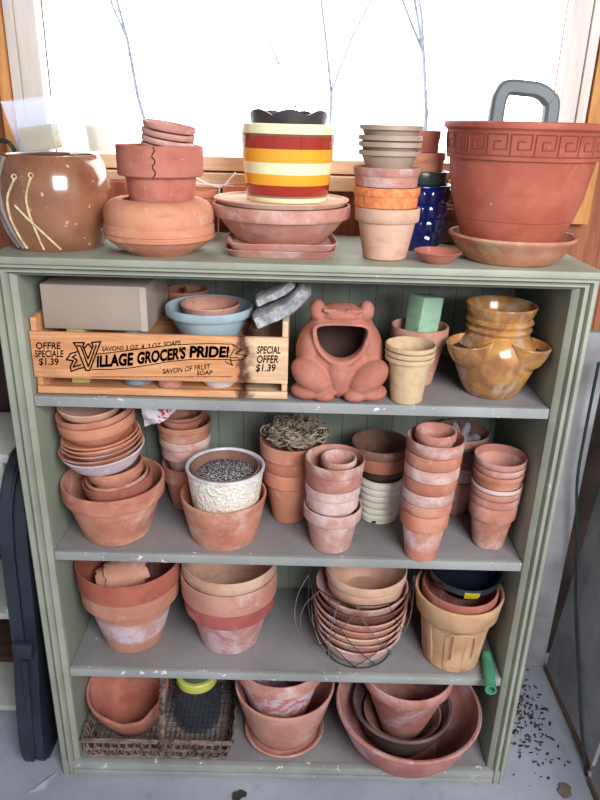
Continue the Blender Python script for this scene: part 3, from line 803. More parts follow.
# peat pots, pot with green foam, strawberry jar
PEAT = plain('tan_fibre', (206, 178, 140), .95, .05, 60, bump=.4)
for i, (zt, R, nm) in enumerate(((1.1065, .0487, 'lowest'), (1.1175, .0492, 'middle'), (1.1290, .0495, 'topmost'))):
    h = .0949; z0 = S1+(zt-1.1065); bm = bmesh.new()
    lathe(bm, [(0, 0), (.0295, 0), (.0315, .002), (.0408, h-.009), (R-.001, h-.0085), (R, h-.004), (R-.001, h), (R-.003, h), (.0402, h-.0086), (.0306, .003), (0, .002)])
    tag(obj('fibre_pot', bm, PEAT, None, loc=(.228, .045, z0)), nm+' of three nested tan fibre pots right of the frog planter', 'flower pot', 'tan fibre pots')
add_pot('flower_pot', 'red terracotta pot behind the tan fibre pots holding green foam', 'flower pot', .262, .152, S1, .126, .0600, .036, PINK, .032)
FOAM = plain('green_foam', (158, 200, 166), .8, .1, 40, bump=.2)
fb = thing('floral_foam', 'pale green foam brick wrapped in film standing up in the red pot', 'foam block', (.259, .149, S1+.052), (0, .11, .55))
bxobj('foam_core', FOAM, fb, -.027, .027, -.022, .022, .0, .135, bev=.003)
bm = bmesh.new(); box(bm, -.0276, .0276, -.0226, .0226, .085, .1358, bev=.003)
for v in bm.verts: v.co += noise.noise_vector(v.co*90)*.0012
obj('film_wrap', bm, plastic('shiny_film', (214, 232, 220), .5), fb)

s = NT('ochre_glaze'); n1 = s.noise(16, 5, .6, dist=1.2); n2 = s.noise(10, 4, .6, stretch=(3, 3, .5))
c = s.mix(s.ramp(n1, .35, .65), lin((190, 138, 74)), lin((138, 94, 62)))
c = s.mix(s.ramp(n2, .5, .65, 0, .7), c, lin((188, 160, 142)))
OCHRE = s.fin(c, .15, .6)
jr = thing('strawberry_jar', 'glossy ochre glazed strawberry jar with side pockets at the right of the upper shelf', 'planter', (.412, .104, S1))
bm = bmesh.new()
lathe(bm, [(0, 0), (.050, 0), (.054, .003), (.066, .025), (.078, .055), (.082, .085), (.076, .11), (.064, .125), (.0595, .131), (.063, .134), (.0655, .139), (.063, .144), (.060, .146), (.064, .149),
           (.067, .154), (.064, .159), (.061, .161), (.064, .166), (.068, .176), (.070, .184), (.0685, .187), (.065, .185), (.057, .165), (.054, .14), (.06, .12), (.075, .09), (.07, .05), (.048, .01), (0, .008)], seg=72)
obj('body', bm, OCHRE, jr)
for (qx, qy, qz, ty_) in ((-.058, -.036, .064, -.12), (.043, -.040, .062, .10), (-.005, .048, .064, 0)):
    bm = bmesh.new()
    lathe(bm, [(0, 0), (.012, .001), (.026, .009), (.037, .022), (.0435, .040), (.0455, .052)]+lip(.0465, .058, .006)+[(.038, .040), (.032, .024), (.02, .010), (0, .006)], seg=44)
    obj('pocket', bm, OCHRE, jr, loc=(qx, qy, qz), rot=(.06, ty_, 0))
    bm = bmesh.new(); lathe(bm, [(0, .034), (.0345, .034), (.0365, .042), (0, .043)], seg=32)
    obj('dark_soil', bm, plain('dark_soil', (52, 44, 42), .95), jr, loc=(qx, qy, qz), rot=(.06, ty_, 0))

# ------------------------------------------------------------------ shelf 2
S2 = SH[1]+.0006
WARM = clay('clay_warm', (214, 148, 122), (190, 118, 94), .3)
fl = .009
B = (-.402, .1355, S2)
add_pot('bulb_bowl', 'large round terracotta bowl holding the leaning pile at the left of the second shelf', 'bowl', -.394, .108, S2, .135, .1125, .074, WARM, .036, .1045, .007)
# leaning pile: pots then saucers, along a tilted axis
rx, ry = .04, -.11
R3 = Matrix.Rotation(0, 3, 'Z') @ (Matrix.Rotation(ry, 3, 'Y') @ Matrix.Rotation(rx, 3, 'X'))
eul = R3.to_euler(); axd = R3 @ Vector((0, 0, 1))
O = Vector((-.382, .110, S2+.012))
def along(h, dx=0): return O+axd*h+Vector((dx, 0, 0))
def tp(h0, H, R, rb, mat, rim, label, dx=0, cat='flower pot', br=None, t=.0045):
    p = along(h0, dx); return add_pot('flower_pot', label, cat, p.x, p.y, p.z, H, R, rb, mat, rim, br, t, rot=eul, floor=.005, group='leaning pile in the large bowl')
def ts(h0, H, R, rb, mat, label, dx=0):
    p = along(h0, dx); return add_bowl('saucer', label, 'saucer', p.x, p.y, p.z, H, R, rb, mat, .005, eul, 'leaning pile in the large bowl', floor=.005, curve=.8)
tp(.012, .118, .076, .050, RED, .028, 'outermost red terracotta pot under the leaning saucers in the large bowl', .012)
tp(.028, .108, .069, .044, WARM, .012, 'middle terracotta pot under the leaning saucers, nested in the red one', .012, br=.063)
tp(.052, .110, .0615, .038, WARM, .024, 'innermost terracotta pot directly beneath the white-stained saucer', .012, br=.055)
h = .165
LAV = clay('clay_white_stained', (222, 206, 208), (204, 180, 182), .6, saltc=(230, 220, 228))
ts(h, .036, .0895, .066, LAV, 'white-stained saucer at the bottom of the leaning saucer pile', -.004)
ts(h+.0245, .022, .0905, .070, WARM, 'widest plain terracotta saucer, just above the white-stained one', -.006)
ts(h+.036, .020, .086, .067, ROSE, 'second plain terracotta saucer above the white-stained one', -.004)
ts(h+.0465, .020, .0845, .068, ORANGE, 'third plain terracotta saucer above the white-stained one', -.003)
ts(h+.0565, .017, .082, .066, ORANGE, 'uppermost thin terracotta saucer under the collared bowls of the leaning pile', -.003)
tp(h+.064, .050, .0805, .058, ORANGE, .024, 'lower collared orange bowl near the top of the leaning pile', -.004, 'bowl', .075)
tp(h+.083, .046, .0795, .056, WARM, .0145, 'upper collared terracotta bowl near the top of the leaning pile', -.005, 'bowl', .072)
add_bowl('flower_pot', 'pale terracotta dish on top of the leaning pile just below the crate shelf', 'bowl', *(along(h+.119, -.014)), .020, .066, .056, PALE, .005, (eul[0], eul[1]+.1, eul[2]), 'leaning pile in the large bowl', floor=.006)
# cloth packet
bm = bmesh.new(); bmesh.ops.create_grid(bm, x_segments=24, y_segments=16, size=1)
for v in bm.verts:
    a, b = v.co.x, v.co.y
    v.co = Vector((a*.036, .012*math.sin(3*a+2*b)+.006*noise.noise(Vector((a*3, b*3, 2))), b*.026*(1-.35*a)+.012*a))
bmesh.ops.solidify(bm, geom=bm.faces[:], thickness=.0012)
s = NT('white_cloth_red_print'); X = s.xyz()
n_ = s.noise(110, 2, stretch=(1, 1, 1.6)); mk = s.math('MULTIPLY', s.ramp(n_, .5, .54), s.math('MULTIPLY', s.ramp(X[0], -.006, .0), s.ramp(X[0], .022, .03, 1, 0)))
CLOTH = s.fin(s.mix(mk, lin((236, 230, 236)), lin((196, 70, 84))), .8, .2)
tag(obj('paper_bag', bm, CLOTH, None, loc=(-.292, .148, .930), rot=(.1, 0, .1)), 'crumpled white bag with a red print wedged beside the leaning pile', 'bag')
# back-left stack
stack(-.250, .232, S2, .040, [(S2+.115, .0600, WARM, 'bottom terracotta pot of the stack behind the cream textured pot'),
     (S2+.186, .0605, DUSTY, 'chalk-marked middle terracotta pot of the stack behind the cream textured pot', -.003),
     (S2+.223, .0640, WARM, 'collared terracotta pot third up behind the cream textured pot', -.004)], 'pots in the back left stack', rim0=.04)
stack(-.258, .232, S2+.165, .028, [(S2+.232, .0475, WARM, 'lower small pot sitting in the top of the back left stack'), (S2+.242, .0485, WARM, 'upper small pot sitting in the top of the back left stack', -.001)], 'pots in the back left stack', rim0=.014)
# cream pot in bowl
add_bowl('bulb_bowl', 'plain terracotta bowl holding the cream textured pot', 'bowl', -.149, .103, S2, .108, .0960, .074, WARM, .006, curve=.85)
cp = thing('textured_pot', 'cream white pot with scrolled relief standing in a plain terracotta bowl', 'flower pot', (-.144, .103, S2+.0095))
s = NT('cream_relief'); v_ = s.noise(42, 1.5, .4, dist=2.5)
r_2 = s.ramp(v_, .46, .56); s.bump(r_2, .6, .004)
CREAM = s.fin(s.mix(r_2, lin((230, 220, 206)), lin((240, 232, 222))), .5, .4)
RIMB = plain('white_rim', (220, 218, 222), .3)
bm = bmesh.new()
lathe(bm, [(0, 0), (.058, 0), (.062, .003), (.0745, .08), (.0842, .158), (.0780, .158), (.0700, .08), (.055, .01), (0, .008)], seg=96,
      f=lambda r, z, a, k: (r, z))
obj('body', bm, CREAM, cp)
bm = bmesh.new(); lathe(bm, [(.0780, .158), (.0842, .158), (.0866, .1595)]+lip(.0872, .166, .0075)+[(.0785, .160)], seg=72, closed=True); obj('rim', bm, RIMB, cp)
add_pot('flower_pot', 'brown soil-filled clay pot nested inside the cream textured pot', 'flower pot', -.144, .103, S2+.0210, .1520, .0755, .046, BROWN, .018, .0685, .005)
bm = bmesh.new(); lathe(bm, [(0, 0), (.0605, 0), (.0625, .008), (.055, .012), (.03, .015), (0, .017)], seg=40)
for v in bm.verts: v.co.z += noise.noise(v.co*90)*.003 if v.co.z > .009 else 0
s = NT('gritty_soil'); n_ = s.noise(260, 2); SOIL = s.fin(s.mix(s.ramp(n_, .50, .56), lin((84, 70, 64)), lin((200, 200, 206))), .95, .1)
s.bump(n_, 1, .004)
tag(obj('soil', bm, SOIL, None, loc=(-.144, .103, S2+.1475)), 'gritty dark soil with white grains in the cream textured pot', 'soil', kind='stuff')
# stack with dried moss
stack(-.003, .184, S2, .039, [(S2+.136, .0640, ORANGE, 'bottom orange terracotta pot of the stack topped with dried grass'),
     (S2+.168, .0680, WARM, 'middle terracotta pot of the stack topped with dried grass', .003), (S2+.206, .0745, WARM, 'top terracotta pot filled with dried grass', .004)], 'pots under the dried grass', rim0=.036)
bm = bmesh.new(); r_ = random.Random(5)
for i in range(560):
    a = r_.uniform(0, 2*PI); rr = .052*math.sqrt(r_.random()); zz = r_.uniform(-.012, .022)
    cx_, cy_ = rr*math.cos(a)+.006, rr*math.sin(a); da = r_.uniform(0, PI*2); R_ = r_.uniform(.006, .016); k0 = r_.uniform(0, 6)
    P = [(cx_+R_*math.cos(da+t*.7)*1.1-R_*math.cos(da), cy_+R_*math.sin(da+t*.7)-R_*math.sin(da), zz+.006*math.sin(k0+t)+.022*(1-(rr/.06)**2)) for t in range(8)]
    P = [(p[0], p[1], p[2]) if math.hypot(p[0], p[1]) < .058 else (p[0], p[1], max(p[2], .014)) for p in P]
    tube(bm, P, r_.uniform(.0008, .0022), 4)
tag(obj('dried_grass', bm, plain('straw', (176, 162, 140), .95, .5, 60, c2=(44, 38, 34)), None, loc=(.001, .184, S2+.203)), 'tangled dried grass clump heaped in the top pot', 'dried grass', kind='stuff')
# pink dusty stack
KP = 'chalky pots in the front middle stack'
o_ = stack(.094, .072, S2, .044, [(S2+.104, .0640, DUSTY, 'chalky pink bottom pot of the front stack left of the pale green ribbed pot'),
     (S2+.158, .0600, DUSTY, 'middle pot of the chalky front stack in front of the ribbed pot', -.002), (S2+.216, .0635, ROSE, 'upper pot of the chalky front stack with a small pot inside', .000)], KP, rim0=.03)
add_pot('flower_pot', 'small rose terracotta pot sitting inside the top of the chalky front stack', 'flower pot', .102, .074, S2+.150, .066, .0385, .026, ROSE, .018)
# green ribbed pot and dark pots in it
CELA = plain('pale_green_glaze', (238, 234, 216), .35, .06)
bm = bmesh.new(); pr = [(0, 0), (.042, 0), (.044, .002)]
for i in range(6): z = .006+.0175*i; R = .0435+.0016*i; pr += [(R, z), (R+.0028, z+.005), (R+.0028, z+.012), (R, z+.016)]
pr += lip(.0535, .114, .005)+[(.047, .1), (.038, .01), (0, .008)]
gp = thing('ribbed_pot', 'pale green ribbed pot in the back row behind the tall pot tower', 'flower pot', (.212, .195, S2))
lathe(bm, pr); obj('body', bm, CELA, gp)
bm = bmesh.new(); box(bm, -.018, -.010, -.0475, -.0445, .006, .010); obj('drain_slot', bm, plain('dark_hole', (20, 18, 18), .9), gp)
DARKP = plain('dark_brown_plastic', (72, 52, 46), .5)
stack(.211, .196, S2+.013, .031, [(S2+.140, .0530, DARKP, 'dark brown pot nested in the pale green ribbed pot'), (S2+.174, .0640, RED, 'red-brown pot above the dark pot in the ribbed pot stack', -.004),
     (S2+.197, .0665, BROWN, 'wide red-brown pot topmost in the ribbed pot stack', -.006)], 'pots stacked in the green ribbed pot', rim0=.02)
# tall tower
ord_ = ['first', 'second', 'third', 'fourth', 'fifth', 'sixth', 'seventh']
tw = [(.118, .0500, clay('clay_tower_base', (214, 146, 120), (194, 120, 96), .2, band=(.03, .075, (226, 206, 206), .75))), (.142, .0508, WARM), (.177, .0540, DUSTY), (.206, .0555, ORANGE), (.232, .0562, DUSTY), (.261, .0570, WARM), (.286, .0576, ROSE)]
tw = [(.118, .0515, tw[0][2]), (.144, .0530, WARM), (.172, .0545, DUSTY), (.200, .0560, WARM), (.229, .0572, DUSTY), (.258, .0582, WARM), (.286, .0590, ROSE)]
stack(.296, .040, S2, .035, [(S2+a, b, c, ord_[i]+' pot from the foot of the tallest tower on the second shelf', -.006+.001*i) for i, (a, b, c) in enumerate(tw)], 'pots in the tallest tower', rim0=.036)
add_pot('flower_pot', 'small rose pot nested in the mouth of the tallest tower', 'flower pot', .295, .040, S2+.233, .067, .0420, .029, ROSE, .02)
# right stack
rs = [(.112, .0520, clay('clay_right_base', (210, 146, 124), (190, 122, 102), .35)), (.132, .0535, ROSE), (.148, .0540, PINK), (.160, .0545, DUSTY), (.190, .0550, WARM), (.206, .0552, ROSE), (.222, .0556, ROSE)]
stack(.4515, .090, S2, .034, [(S2+a, b, c, ord_[i]+' pot from the bottom of the right-hand stack by the cabinet side', -.0005) for i, (a, b, c) in enumerate(rs)], 'pots in the right-hand stack', rim0=.034)
# behind: stack with grey ornament
stack(.400, .235, S2, .034, [(S2+.095, .054, ROSE, 'lowest pot of the shadowed stack behind the two front towers'), (S2+.135, .055, ROSE, 'second pot of the shadowed stack behind the two front towers'),
      (S2+.185, .058, BROWN, 'third dark pot of the shadowed stack behind the two front towers'), (S2+.212, .064, BROWN, 'topmost dark pot of the shadowed stack, holding the grey ornament')], 'pots in the shadowed back stack', rim0=.03)
bm = bmesh.new()
blob(bm, (0, 0, .012), (.028, .022, .014)); blob(bm, (-.014, -.004, .034), (.008, .006, .024), (0, -.35, 0)); blob(bm, (.008, -.002, .034), (.010, .006, .022), (0, .15, 0)); blob(bm, (.03, 0, .014), (.016, .014, .012))
tag(obj('stone_ornament', bm, plain('grey_ornament', (150, 146, 150), .8, .2, 40), None, loc=(.398, .228, S2+.181)), 'small pale grey ornament with two upright points in the dark back pot', 'ornament')

# ------------------------------------------------------------------ shelf 3
S3 = SH[2]+.0006
PL = clay('clay_left_base', (218, 156, 132), (200, 134, 112), .2, band=(.04, .1, (214, 200, 214), .8))
st = stack(-.382, .135, S3, .070, [(S3+.178, .1160, PL, 'lower of two nested pots at the left of the third shelf, whitened below its rim'),
     (S3+.2345, .1225, clay('clay_left_upper', (190, 108, 88), (170, 90, 74), .15), 'upper pot with broken shards inside at the left of the third shelf')], 'big nested pots on the third shelf', rim0=.045, t=.008)
SHM = clay('clay_shard', (228, 172, 150), (214, 150, 126), .2)
for i, (p, rt_, L_) in enumerate((((-.394, .132, S3+.158), (.3, -.28, .25), .054), ((-.378, .134, S3+.1735), (.3, -.28, .25), .050))):
    bm = bmesh.new(); n = 14; A = []
    for k in (0, 1):
        rk = .054-k*.006
        A.append([[bm.verts.new((L_*(2*b-1)*(1 if a % 5 else .9), rk*math.cos(PI*(.2+.6*a/n)), rk*math.sin(PI*(.2+.6*a/n))-.0)) for a in range(n+1)] for b in (0, 1)])
    for k in (0, 1):
        for a in range(n): bm.faces.new((A[k][0][a], A[k][0][a+1], A[k][1][a+1], A[k][1][a]))
    for b in (0, 1):
        for a in range(n): bm.faces.new((A[0][b][a], A[0][b][a+1], A[1][b][a+1], A[1][b][a]))
    for a in (0, n): bm.faces.new((A[0][0][a], A[0][1][a], A[1][1][a], A[1][0][a]))
    tag(obj('pot_shard', bm, SHM, None, loc=p, rot=rt_), ('lower', 'upper')[i]+' curved pot shard lying in the left pot of the third shelf', 'pot shard', 'pot shards')
PM = clay('clay_mid_base', (212, 150, 140), (194, 126, 116), .7, saltc=(216, 200, 208))
PMR = clay('clay_red_rim', (192, 104, 98), (174, 86, 82), .3)
st = stack(-.143, .140, S3, .072, [(S3+.146, .1100, PM, 'bottom pot with a red collar in the trio beside the pot of shards'), (S3+.206, .1155, PINK, 'middle pink pot in the trio beside the pot of shards'),
      (S3+.240, .1145, PALE, 'top pale pot in the trio beside the pot of shards', .001)], 'trio of nested pots on the third shelf', rim0=.04, t=.0075)
for ch in st[0][0].children:
    if ch.name.startswith('rim'): ch.data.materials[0] = PMR; ch['label'] = 'red collar'
# nested bowls in a wire basket
WC = (.1735, .118)
lay = [(.060, .104, .066, DUSTY), (.085, .1085, .074, ROSE), (.106, .1110, .078, PALE), (.127, .1125, .081, PINK), (.147, .1130, .084, ROSE), (.170, .1125, .086, MAROON), (.188, .1100, .086, ROSE)]
nmz = ['lowest', 'second', 'third', 'fourth', 'fifth', 'sixth', 'seventh']
for i, (zt, R, rb, mt) in enumerate(lay):
    hh = .056 if i else .058
    add_bowl('bulb_bowl', nmz[i]+' bowl from the bottom of the pile inside the hanging wire basket', 'bowl', WC[0]+.002, WC[1], S3+.002+zt-hh-.0, hh, R, rb-.012*(i > 0)-.0, mt, .0055, group='bowls nested in the wire basket', curve=.62, floor=.007)
stack(WC[0]+.010, WC[1], S3+.149, .060, [(S3+.212, .0900, PALE, 'lower of two pale pots on the bowls in the wire basket'), (S3+.238, .0960, PALE, 'upper of two pale pots on the bowls in the wire basket')], 'pale pots in the wire basket', rim0=.03)
wb = thing('wire_basket', 'thin dark wire hanging basket wrapped around a pile of terracotta bowls', 'basket', (WC[0], WC[1]-.002, S3))
WIRE = plain('dark_wire', (74, 62, 58), .5, metal=.5); WIREL = plain('pale_wire', (150, 138, 130), .4, metal=.5)
def wr(z): return .076+(.125-.076)*min(1, (z/.12))**.55
for i in range(11):
    for sgn in ((1,) if i % 2 else (1, -1)):
        bm = bmesh.new(); a0 = 2*PI*i/11; P = []
        for j in range(15):
            z = .0035+j/14*.215; a = a0+sgn*1.25*(1-j/14)**1.4; P.append((wr(z)*math.cos(a), wr(z)*math.sin(a), z))
        tube(bm, P, .0011, 5); obj('wire', bm, WIREL if i % 4 == 0 else WIRE, wb)
for z in (.0035, .219):
    bm = bmesh.new(); tube(bm, [(wr(z)*math.cos(a*PI/24), wr(z)*math.sin(a*PI/24), z) for a in range(48)], .0016, 6, closed=True); obj('ring', bm, WIRE, wb)
for (P) in ([(-.126, -.02, .219), (-.150, -.03, .17), (-.155, -.05, .11), (-.13, -.06, .06), (-.11, -.055, .03)], [(-.10, -.075, .219), (-.135, -.07, .17), (-.142, -.06, .1), (-.12, -.055, .05)], [(-.06, -.11, .219), (-.075, -.118, .14), (-.075, -.12, .07), (-.05, -.11, .02)]):
    bm = bmesh.new(); tube(bm, smooth_path(P, 6), .0011, 5); obj('loose_wire', bm, WIREL, wb)
# fluted tan pot
fp = thing('fluted_pot', 'tan terracotta pot with arched fluted panels at the right of the third shelf', 'flower pot', (.4025, .094, S3))
bm = bmesh.new(); H = .198; zr = .142
lathe(bm, [(0, 0), (.064, 0), (.068, .004), (.071, .020), (.074, .05), (.079, .09), (.084, .122), (.088, .134), (.094, zr), (.086, zr), (.07, .05), (.058, .01), (0, .008)], seg=144,
      f=lambda r, z, a, k: (r+(-.0030 if 3 <= k <= 6 and abs(math.sin(5*a+.5)) > .45 else 0)*(1 if k < 6 else .6), z))
obj('body', bm, TANC, fp)
bm = bmesh.new()
lathe(bm, [(.086, zr), (.094, zr), (.0965, zr+.003), (.1005, zr+.035)]+lip(.1035, H, .007)+[(.093, zr+.03)], seg=96, closed=True); obj('rim', bm, TANC, fp)
bm = bmesh.new()
tube(bm, [(-.020, -.0905, .128), (-.021, -.085, .10), (-.0195, -.081, .07), (-.019, -.079, .052)], lambda u: .0022+.002*(u > .85), 6)
tube(bm, [(-.033, -.078, .118), (-.028, -.085, .128), (-.020, -.0905, .130), (-.005, -.0915, .133), (.015, -.0895, .13), (.028, -.083, .12), (.031, -.076, .09), (.031, -.071, .05)], .0018, 6)
obj('drip_relief', bm, TANC, fp)
add_pot('flower_pot', 'red-brown pot nested inside the tan fluted pot', 'flower pot', .4045, .095, S3+.010, .198, .0880, .052, clay('clay_inner_red', (186, 112, 98), (164, 90, 78), .15), .03, .080, .006)
BLK = plain('black_gloss', (30, 34, 48), .1, .3, 10, spec=.9)
bd = thing('glossy_bowl', 'glossy blue-black bowl with a yellow sticker sitting on the fluted pot', 'bowl', (.409, .102, S3+.197), (.12, 0, 0))
bm = bmesh.new(); lathe(bm, [(0, 0), (.040, 0), (.044, .002), (.060, .012), (.074, .028), (.082, .045), (.0845, .047), (.086, .060), (.0845, .064), (.081, .062), (.078, .046), (.058, .016), (.04, .006), (0, .005)], seg=64)
obj('body', bm, BLK, bd)
bm = bmesh.new(); a0 = -PI/2-.20
def on(a, t_):
    z = .034+.026*t_; r = (.0775 if t_ < .1 else (.0852 if t_ < .6 else .0864)); return (r*math.cos(a), r*math.sin(a), z)
G = [[bm.verts.new(on(a0+.13*i, j/2)) for i in range(4)] for j in range(3)]
for j in range(2):
    for i in range(3): bm.faces.new((G[j][i], G[j][i+1], G[j+1][i+1], G[j+1][i]))
bmesh.ops.solidify(bm, geom=bm.faces[:], thickness=.0006)
for v in bm.verts: v.co.x *= 1.012; v.co.y *= 1.012
o = obj('price_sticker', bm, plain('yellow_sticker', (244, 226, 60), .5, .03), bd); o['label'] = 'yellow sticker'
bm = bmesh.new(); A = Vector((.486, .075, S3+.0135)); Bp = Vector((.468, -.036, S3+.013))
d = (Bp-A).normalized(); q_ = d.to_track_quat('Z', 'Y').to_matrix().to_4x4(); L = (Bp-A).length
lathe(bm, [(.0095, 0), (.0128, 0), (.0128, L), (.0095, L)], seg=28, closed=True)
bmesh.ops.transform(bm, matrix=Matrix.Translation(A) @ q_, verts=bm.verts)
tag(obj('hose_piece', bm, plain('green_rubber', (84, 168, 130), .5)), 'short piece of green hose poking over the front of the third shelf', 'hose')

# ------------------------------------------------------------------ bottom shelf
S4 = .0408
WICK = plain('wicker', (140, 116, 106), .8, .3, 60, c2=(66, 54, 50), bump=.3)
wk = thing('wicker_basket', 'shallow rectangular wicker basket with a tall twisted handle on the bottom shelf', 'basket', (-.3145, .128, S4))
def rr_(t, hw, hd_, z, ins=0):   # point on the rounded rectangle
    p = t*4 % 4; i = int(p); f = p-i; C_ = [(-1, -1), (1, -1), (1, 1), (-1, 1)]
    a, b = C_[i], C_[(i+1) % 4]; return Vector(((a[0]+(b[0]-a[0])*f)*hw, (a[1]+(b[1]-a[1])*f)*hd_, z))
hwT, hdT, hwB, hdB, hT = .186, .118, .168, .114, .060
bm = bmesh.new()
for s_i, (dz, ph) in enumerate(((0, 0), (.005, 2), (.010, 4))):
    tube(bm, [rr_(k/160, hwT+.002*math.sin(k*.8+ph), hdT+.002*math.sin(k*.8+ph), hT-.006+dz+.0018*math.sin(k*.8+ph)) for k in range(160)], .0023, 6, closed=True)
obj('rim', bm, WICK, wk)
bm = bmesh.new(); n = 76
for k in range(n):
    for sh_ in (0, 1):
        lean = .010 if sh_ else -.006
        tube(bm, [rr_(k/n, hwB, hdB, .004), rr_(k/n+lean*.35, (hwB+hwT)/2+.003, (hdB+hdT)/2+.003, .028), rr_(k/n+lean, hwT, hdT, .056)], .0017, 5)
for z in (.003, .007, .028, .032):
    u = z/hT; tube(bm, [rr_(k/100, hwB+(hwT-hwB)*u+.002*math.sin(k*2), hdB+(hdT-hdB)*u+.002*math.sin(k*2), z) for k in range(100)], .0022, 5, closed=True)
obj('woven_side', bm, WICK, wk)
bm = bmesh.new()
for k in range(26): x = -hwB+2*hwB*(k+.5)/26; tube(bm, [(x, -hdB, .003+.001*(k % 2)), (x, hdB, .003+.001*(k % 2))], .002, 5)
for k in range(14): y = -hdB+2*hdB*(k+.5)/14; tube(bm, [(-hwB, y, .0045), (hwB, y, .0045)], .0015, 5)
obj('woven_base', bm, WICK, wk)
bm = bmesh.new(); base = smooth_path([(.012, -.122, .034), (.016, -.124, .10), (.020, -.122, .17), (.022, -.110, .225), (.020, -.075, .248), (.018, 0, .253), (.016, .075, .245), (.014, .105, .2), (.012, .118, .1), (.012, .119, .036)], 10)
for j in range(4):
    P = []
    for k, p in enumerate(base):
        a = k*.55+j*PI/2; t_ = (base[min(k+1, len(base)-1)]-base[max(k-1, 0)]).normalized(); n1 = Vector((1, 0, 0)); n2 = t_.cross(n1); P.append(p+(n1*math.cos(a)+n2*math.sin(a))*.0045)
    tube(bm, P, .0034, 6)
obj('handle', bm, WICK, wk)
# broken pot in the basket: jagged bowl tilted
bm = bmesh.new()
def jag(r, z, a, k):
    if 3 <= k <= 8:
        d_ = (a-math.radians(292)); d_ = (d_+PI) % (2*PI)-PI
        cut = (.040*max(0, 1-abs(d_)/.75)**.6+.004*math.sin(11*a))*(abs(d_) < .75)
        z2 = max(min(z, .128-cut), .045); return (r-(z-z2)*.22, z2)
    return (r, z)
lathe(bm, [(0, 0), (.064, 0), (.068, .003), (.093, .075), (.1025, .115), (.1035, .122), (.102, .127), (.097, .126), (.094, .116), (.083, .06), (.060, .01), (0, .009)], seg=80, f=jag)
tag(obj('broken_pot', bm, clay('clay_broken', (210, 138, 118), (190, 116, 98), .1), None, loc=(-.397, .132, S4+.020), rot=(.19, -.05, 0)), 'broken terracotta pot with a jagged edge lying in the wicker basket', 'flower pot')
jb = thing('glass_jar', 'large glass jar with a yellow-green lid standing in the wicker basket', 'jar', (-.230, .135, S4+.0065))
gg = NT('jar_glass'); tr = gg.node('ShaderNodeBsdfTransparent'); tr.inputs['Color'].default_value = (.86, .89, .93, 1); mx = gg.node('ShaderNodeMixShader'); lw = gg.node('ShaderNodeLayerWeight'); fz = gg.node('ShaderNodeMath', operation='POWER'); gg.l.new(lw.outputs['Facing'], fz.inputs[0]); fz.inputs[1].default_value = 2.2
gg.b.inputs['Base Color'].default_value = lin((84, 84, 86)); gg.b.inputs['Roughness'].default_value = .06; gg.b.inputs['Specular IOR Level'].default_value = .8
fa = gg.math('ADD', gg.math('MULTIPLY', fz.outputs[0], .6), .07); gg.l.new(fa, mx.inputs[0]); gg.l.new(tr.outputs[0], mx.inputs[1]); gg.l.new(gg.b.outputs[0], mx.inputs[2]); gg.l.new(mx.outputs[0], gg.out.inputs[0])
bm = bmesh.new(); lathe(bm, [(0, 0), (.050, 0), (.057, .006), (.060, .02), (.060, .092), (.054, .116), (.047, .128), (.047, .150), (.044, .150), (.044, .128), (.050, .116), (.056, .092), (.056, .02), (.05, .006), (0, .006)], seg=48)
obj('glass', bm, gg.m, jb)
bm = bmesh.new(); lathe(bm, [(.0475, .134), (.0515, .134), (.0525, .136), (.0525, .156), (.050, .1585), (.042, .1585), (.040, .156), (.040, .152), (.0475, .152)], seg=48)
bml = bmesh.new(); lathe(bml, [(0, .1522), (.0405, .1522), (.0405, .1565), (0, .1565)], seg=40); obj('lid_disc', bml, plain('lid_disc', (120, 130, 110), .3), jb)
obj('lid', bm, plain('yellow_green_lid', (204, 208, 100), .4, .05), jb)
# saucer, bowl, pink pot
add_bowl('saucer', 'terracotta saucer under the bowl in the middle of the bottom shelf', 'saucer', -.002, .110, S4, .022, .1040, .084, PINK, .006, floor=.006, curve=.9)
add_bowl('bulb_bowl', 'wide terracotta bowl in the middle of the bottom shelf holding a whitened pot', 'bowl', -.003, .110, S4+.0079, .162, .1265, .074, PINK, .007, curve=.7)
WV = NT('whitened_clay'); n_ = WV.noise(22, 4, .6, dist=2.); zc = WV.xyz()[2]
WVM = WV.fin(WV.mix(WV.ramp(n_, .42, .6, 0, .9), lin((204, 124, 116)), lin((216, 206, 220))), .6, .3)
add_pot('flower_pot', 'pink pot with whitened swirled body nested in the middle bottom bowl', 'flower pot', -.016, .114, S4+.082, .168, .1150, .072, WVM, .038, .106, .006, rimmat=ROSE)
# big bowl group
bx4, by4 = .306, .066
bm = bmesh.new()
lathe(bm, [(0, 0), (.074, 0), (.086, .004), (.122, .035), (.150, .075), (.168, .118), (.174, .140), (.178, .143), (.180, .150), (.177, .156), (.171, .154), (.158, .112), (.140, .075), (.112, .038), (.084, .014), (0, .012)], seg=80)
tag(obj('wide_bowl', bm, clay('clay_wide_bowl', (202, 136, 126), (178, 112, 102), .45, saltc=(206, 186, 194)), None, loc=(bx4, by4, S4)), 'very wide terracotta bowl jutting over the bottom rail at the right', 'bowl')
bm = bmesh.new()
lathe(bm, [(0, 0), (.060, 0), (.066, .004), (.095, .05), (.118, .108), (.122, .112), (.125, .120), (.122, .126), (.116, .122), (.090, .055), (.06, .012), (0, .010)], seg=64)
tag(obj('grey_bowl', bm, plain('grey_brown_clay', (118, 98, 94), .85, .2, 14), None, loc=(bx4-.012, by4+.012, S4+.0158), rot=(.0, 0, 0)), 'grey-brown bowl nested in the very wide bowl', 'bowl')
add_pot('bulb_bowl', 'small dark rose bowl between the grey-brown bowl and the pot at the bottom right', 'bowl', bx4-.010, by4+.012, S4+.0300, .085, .098, .055, BROWN, .018, .087, .006)
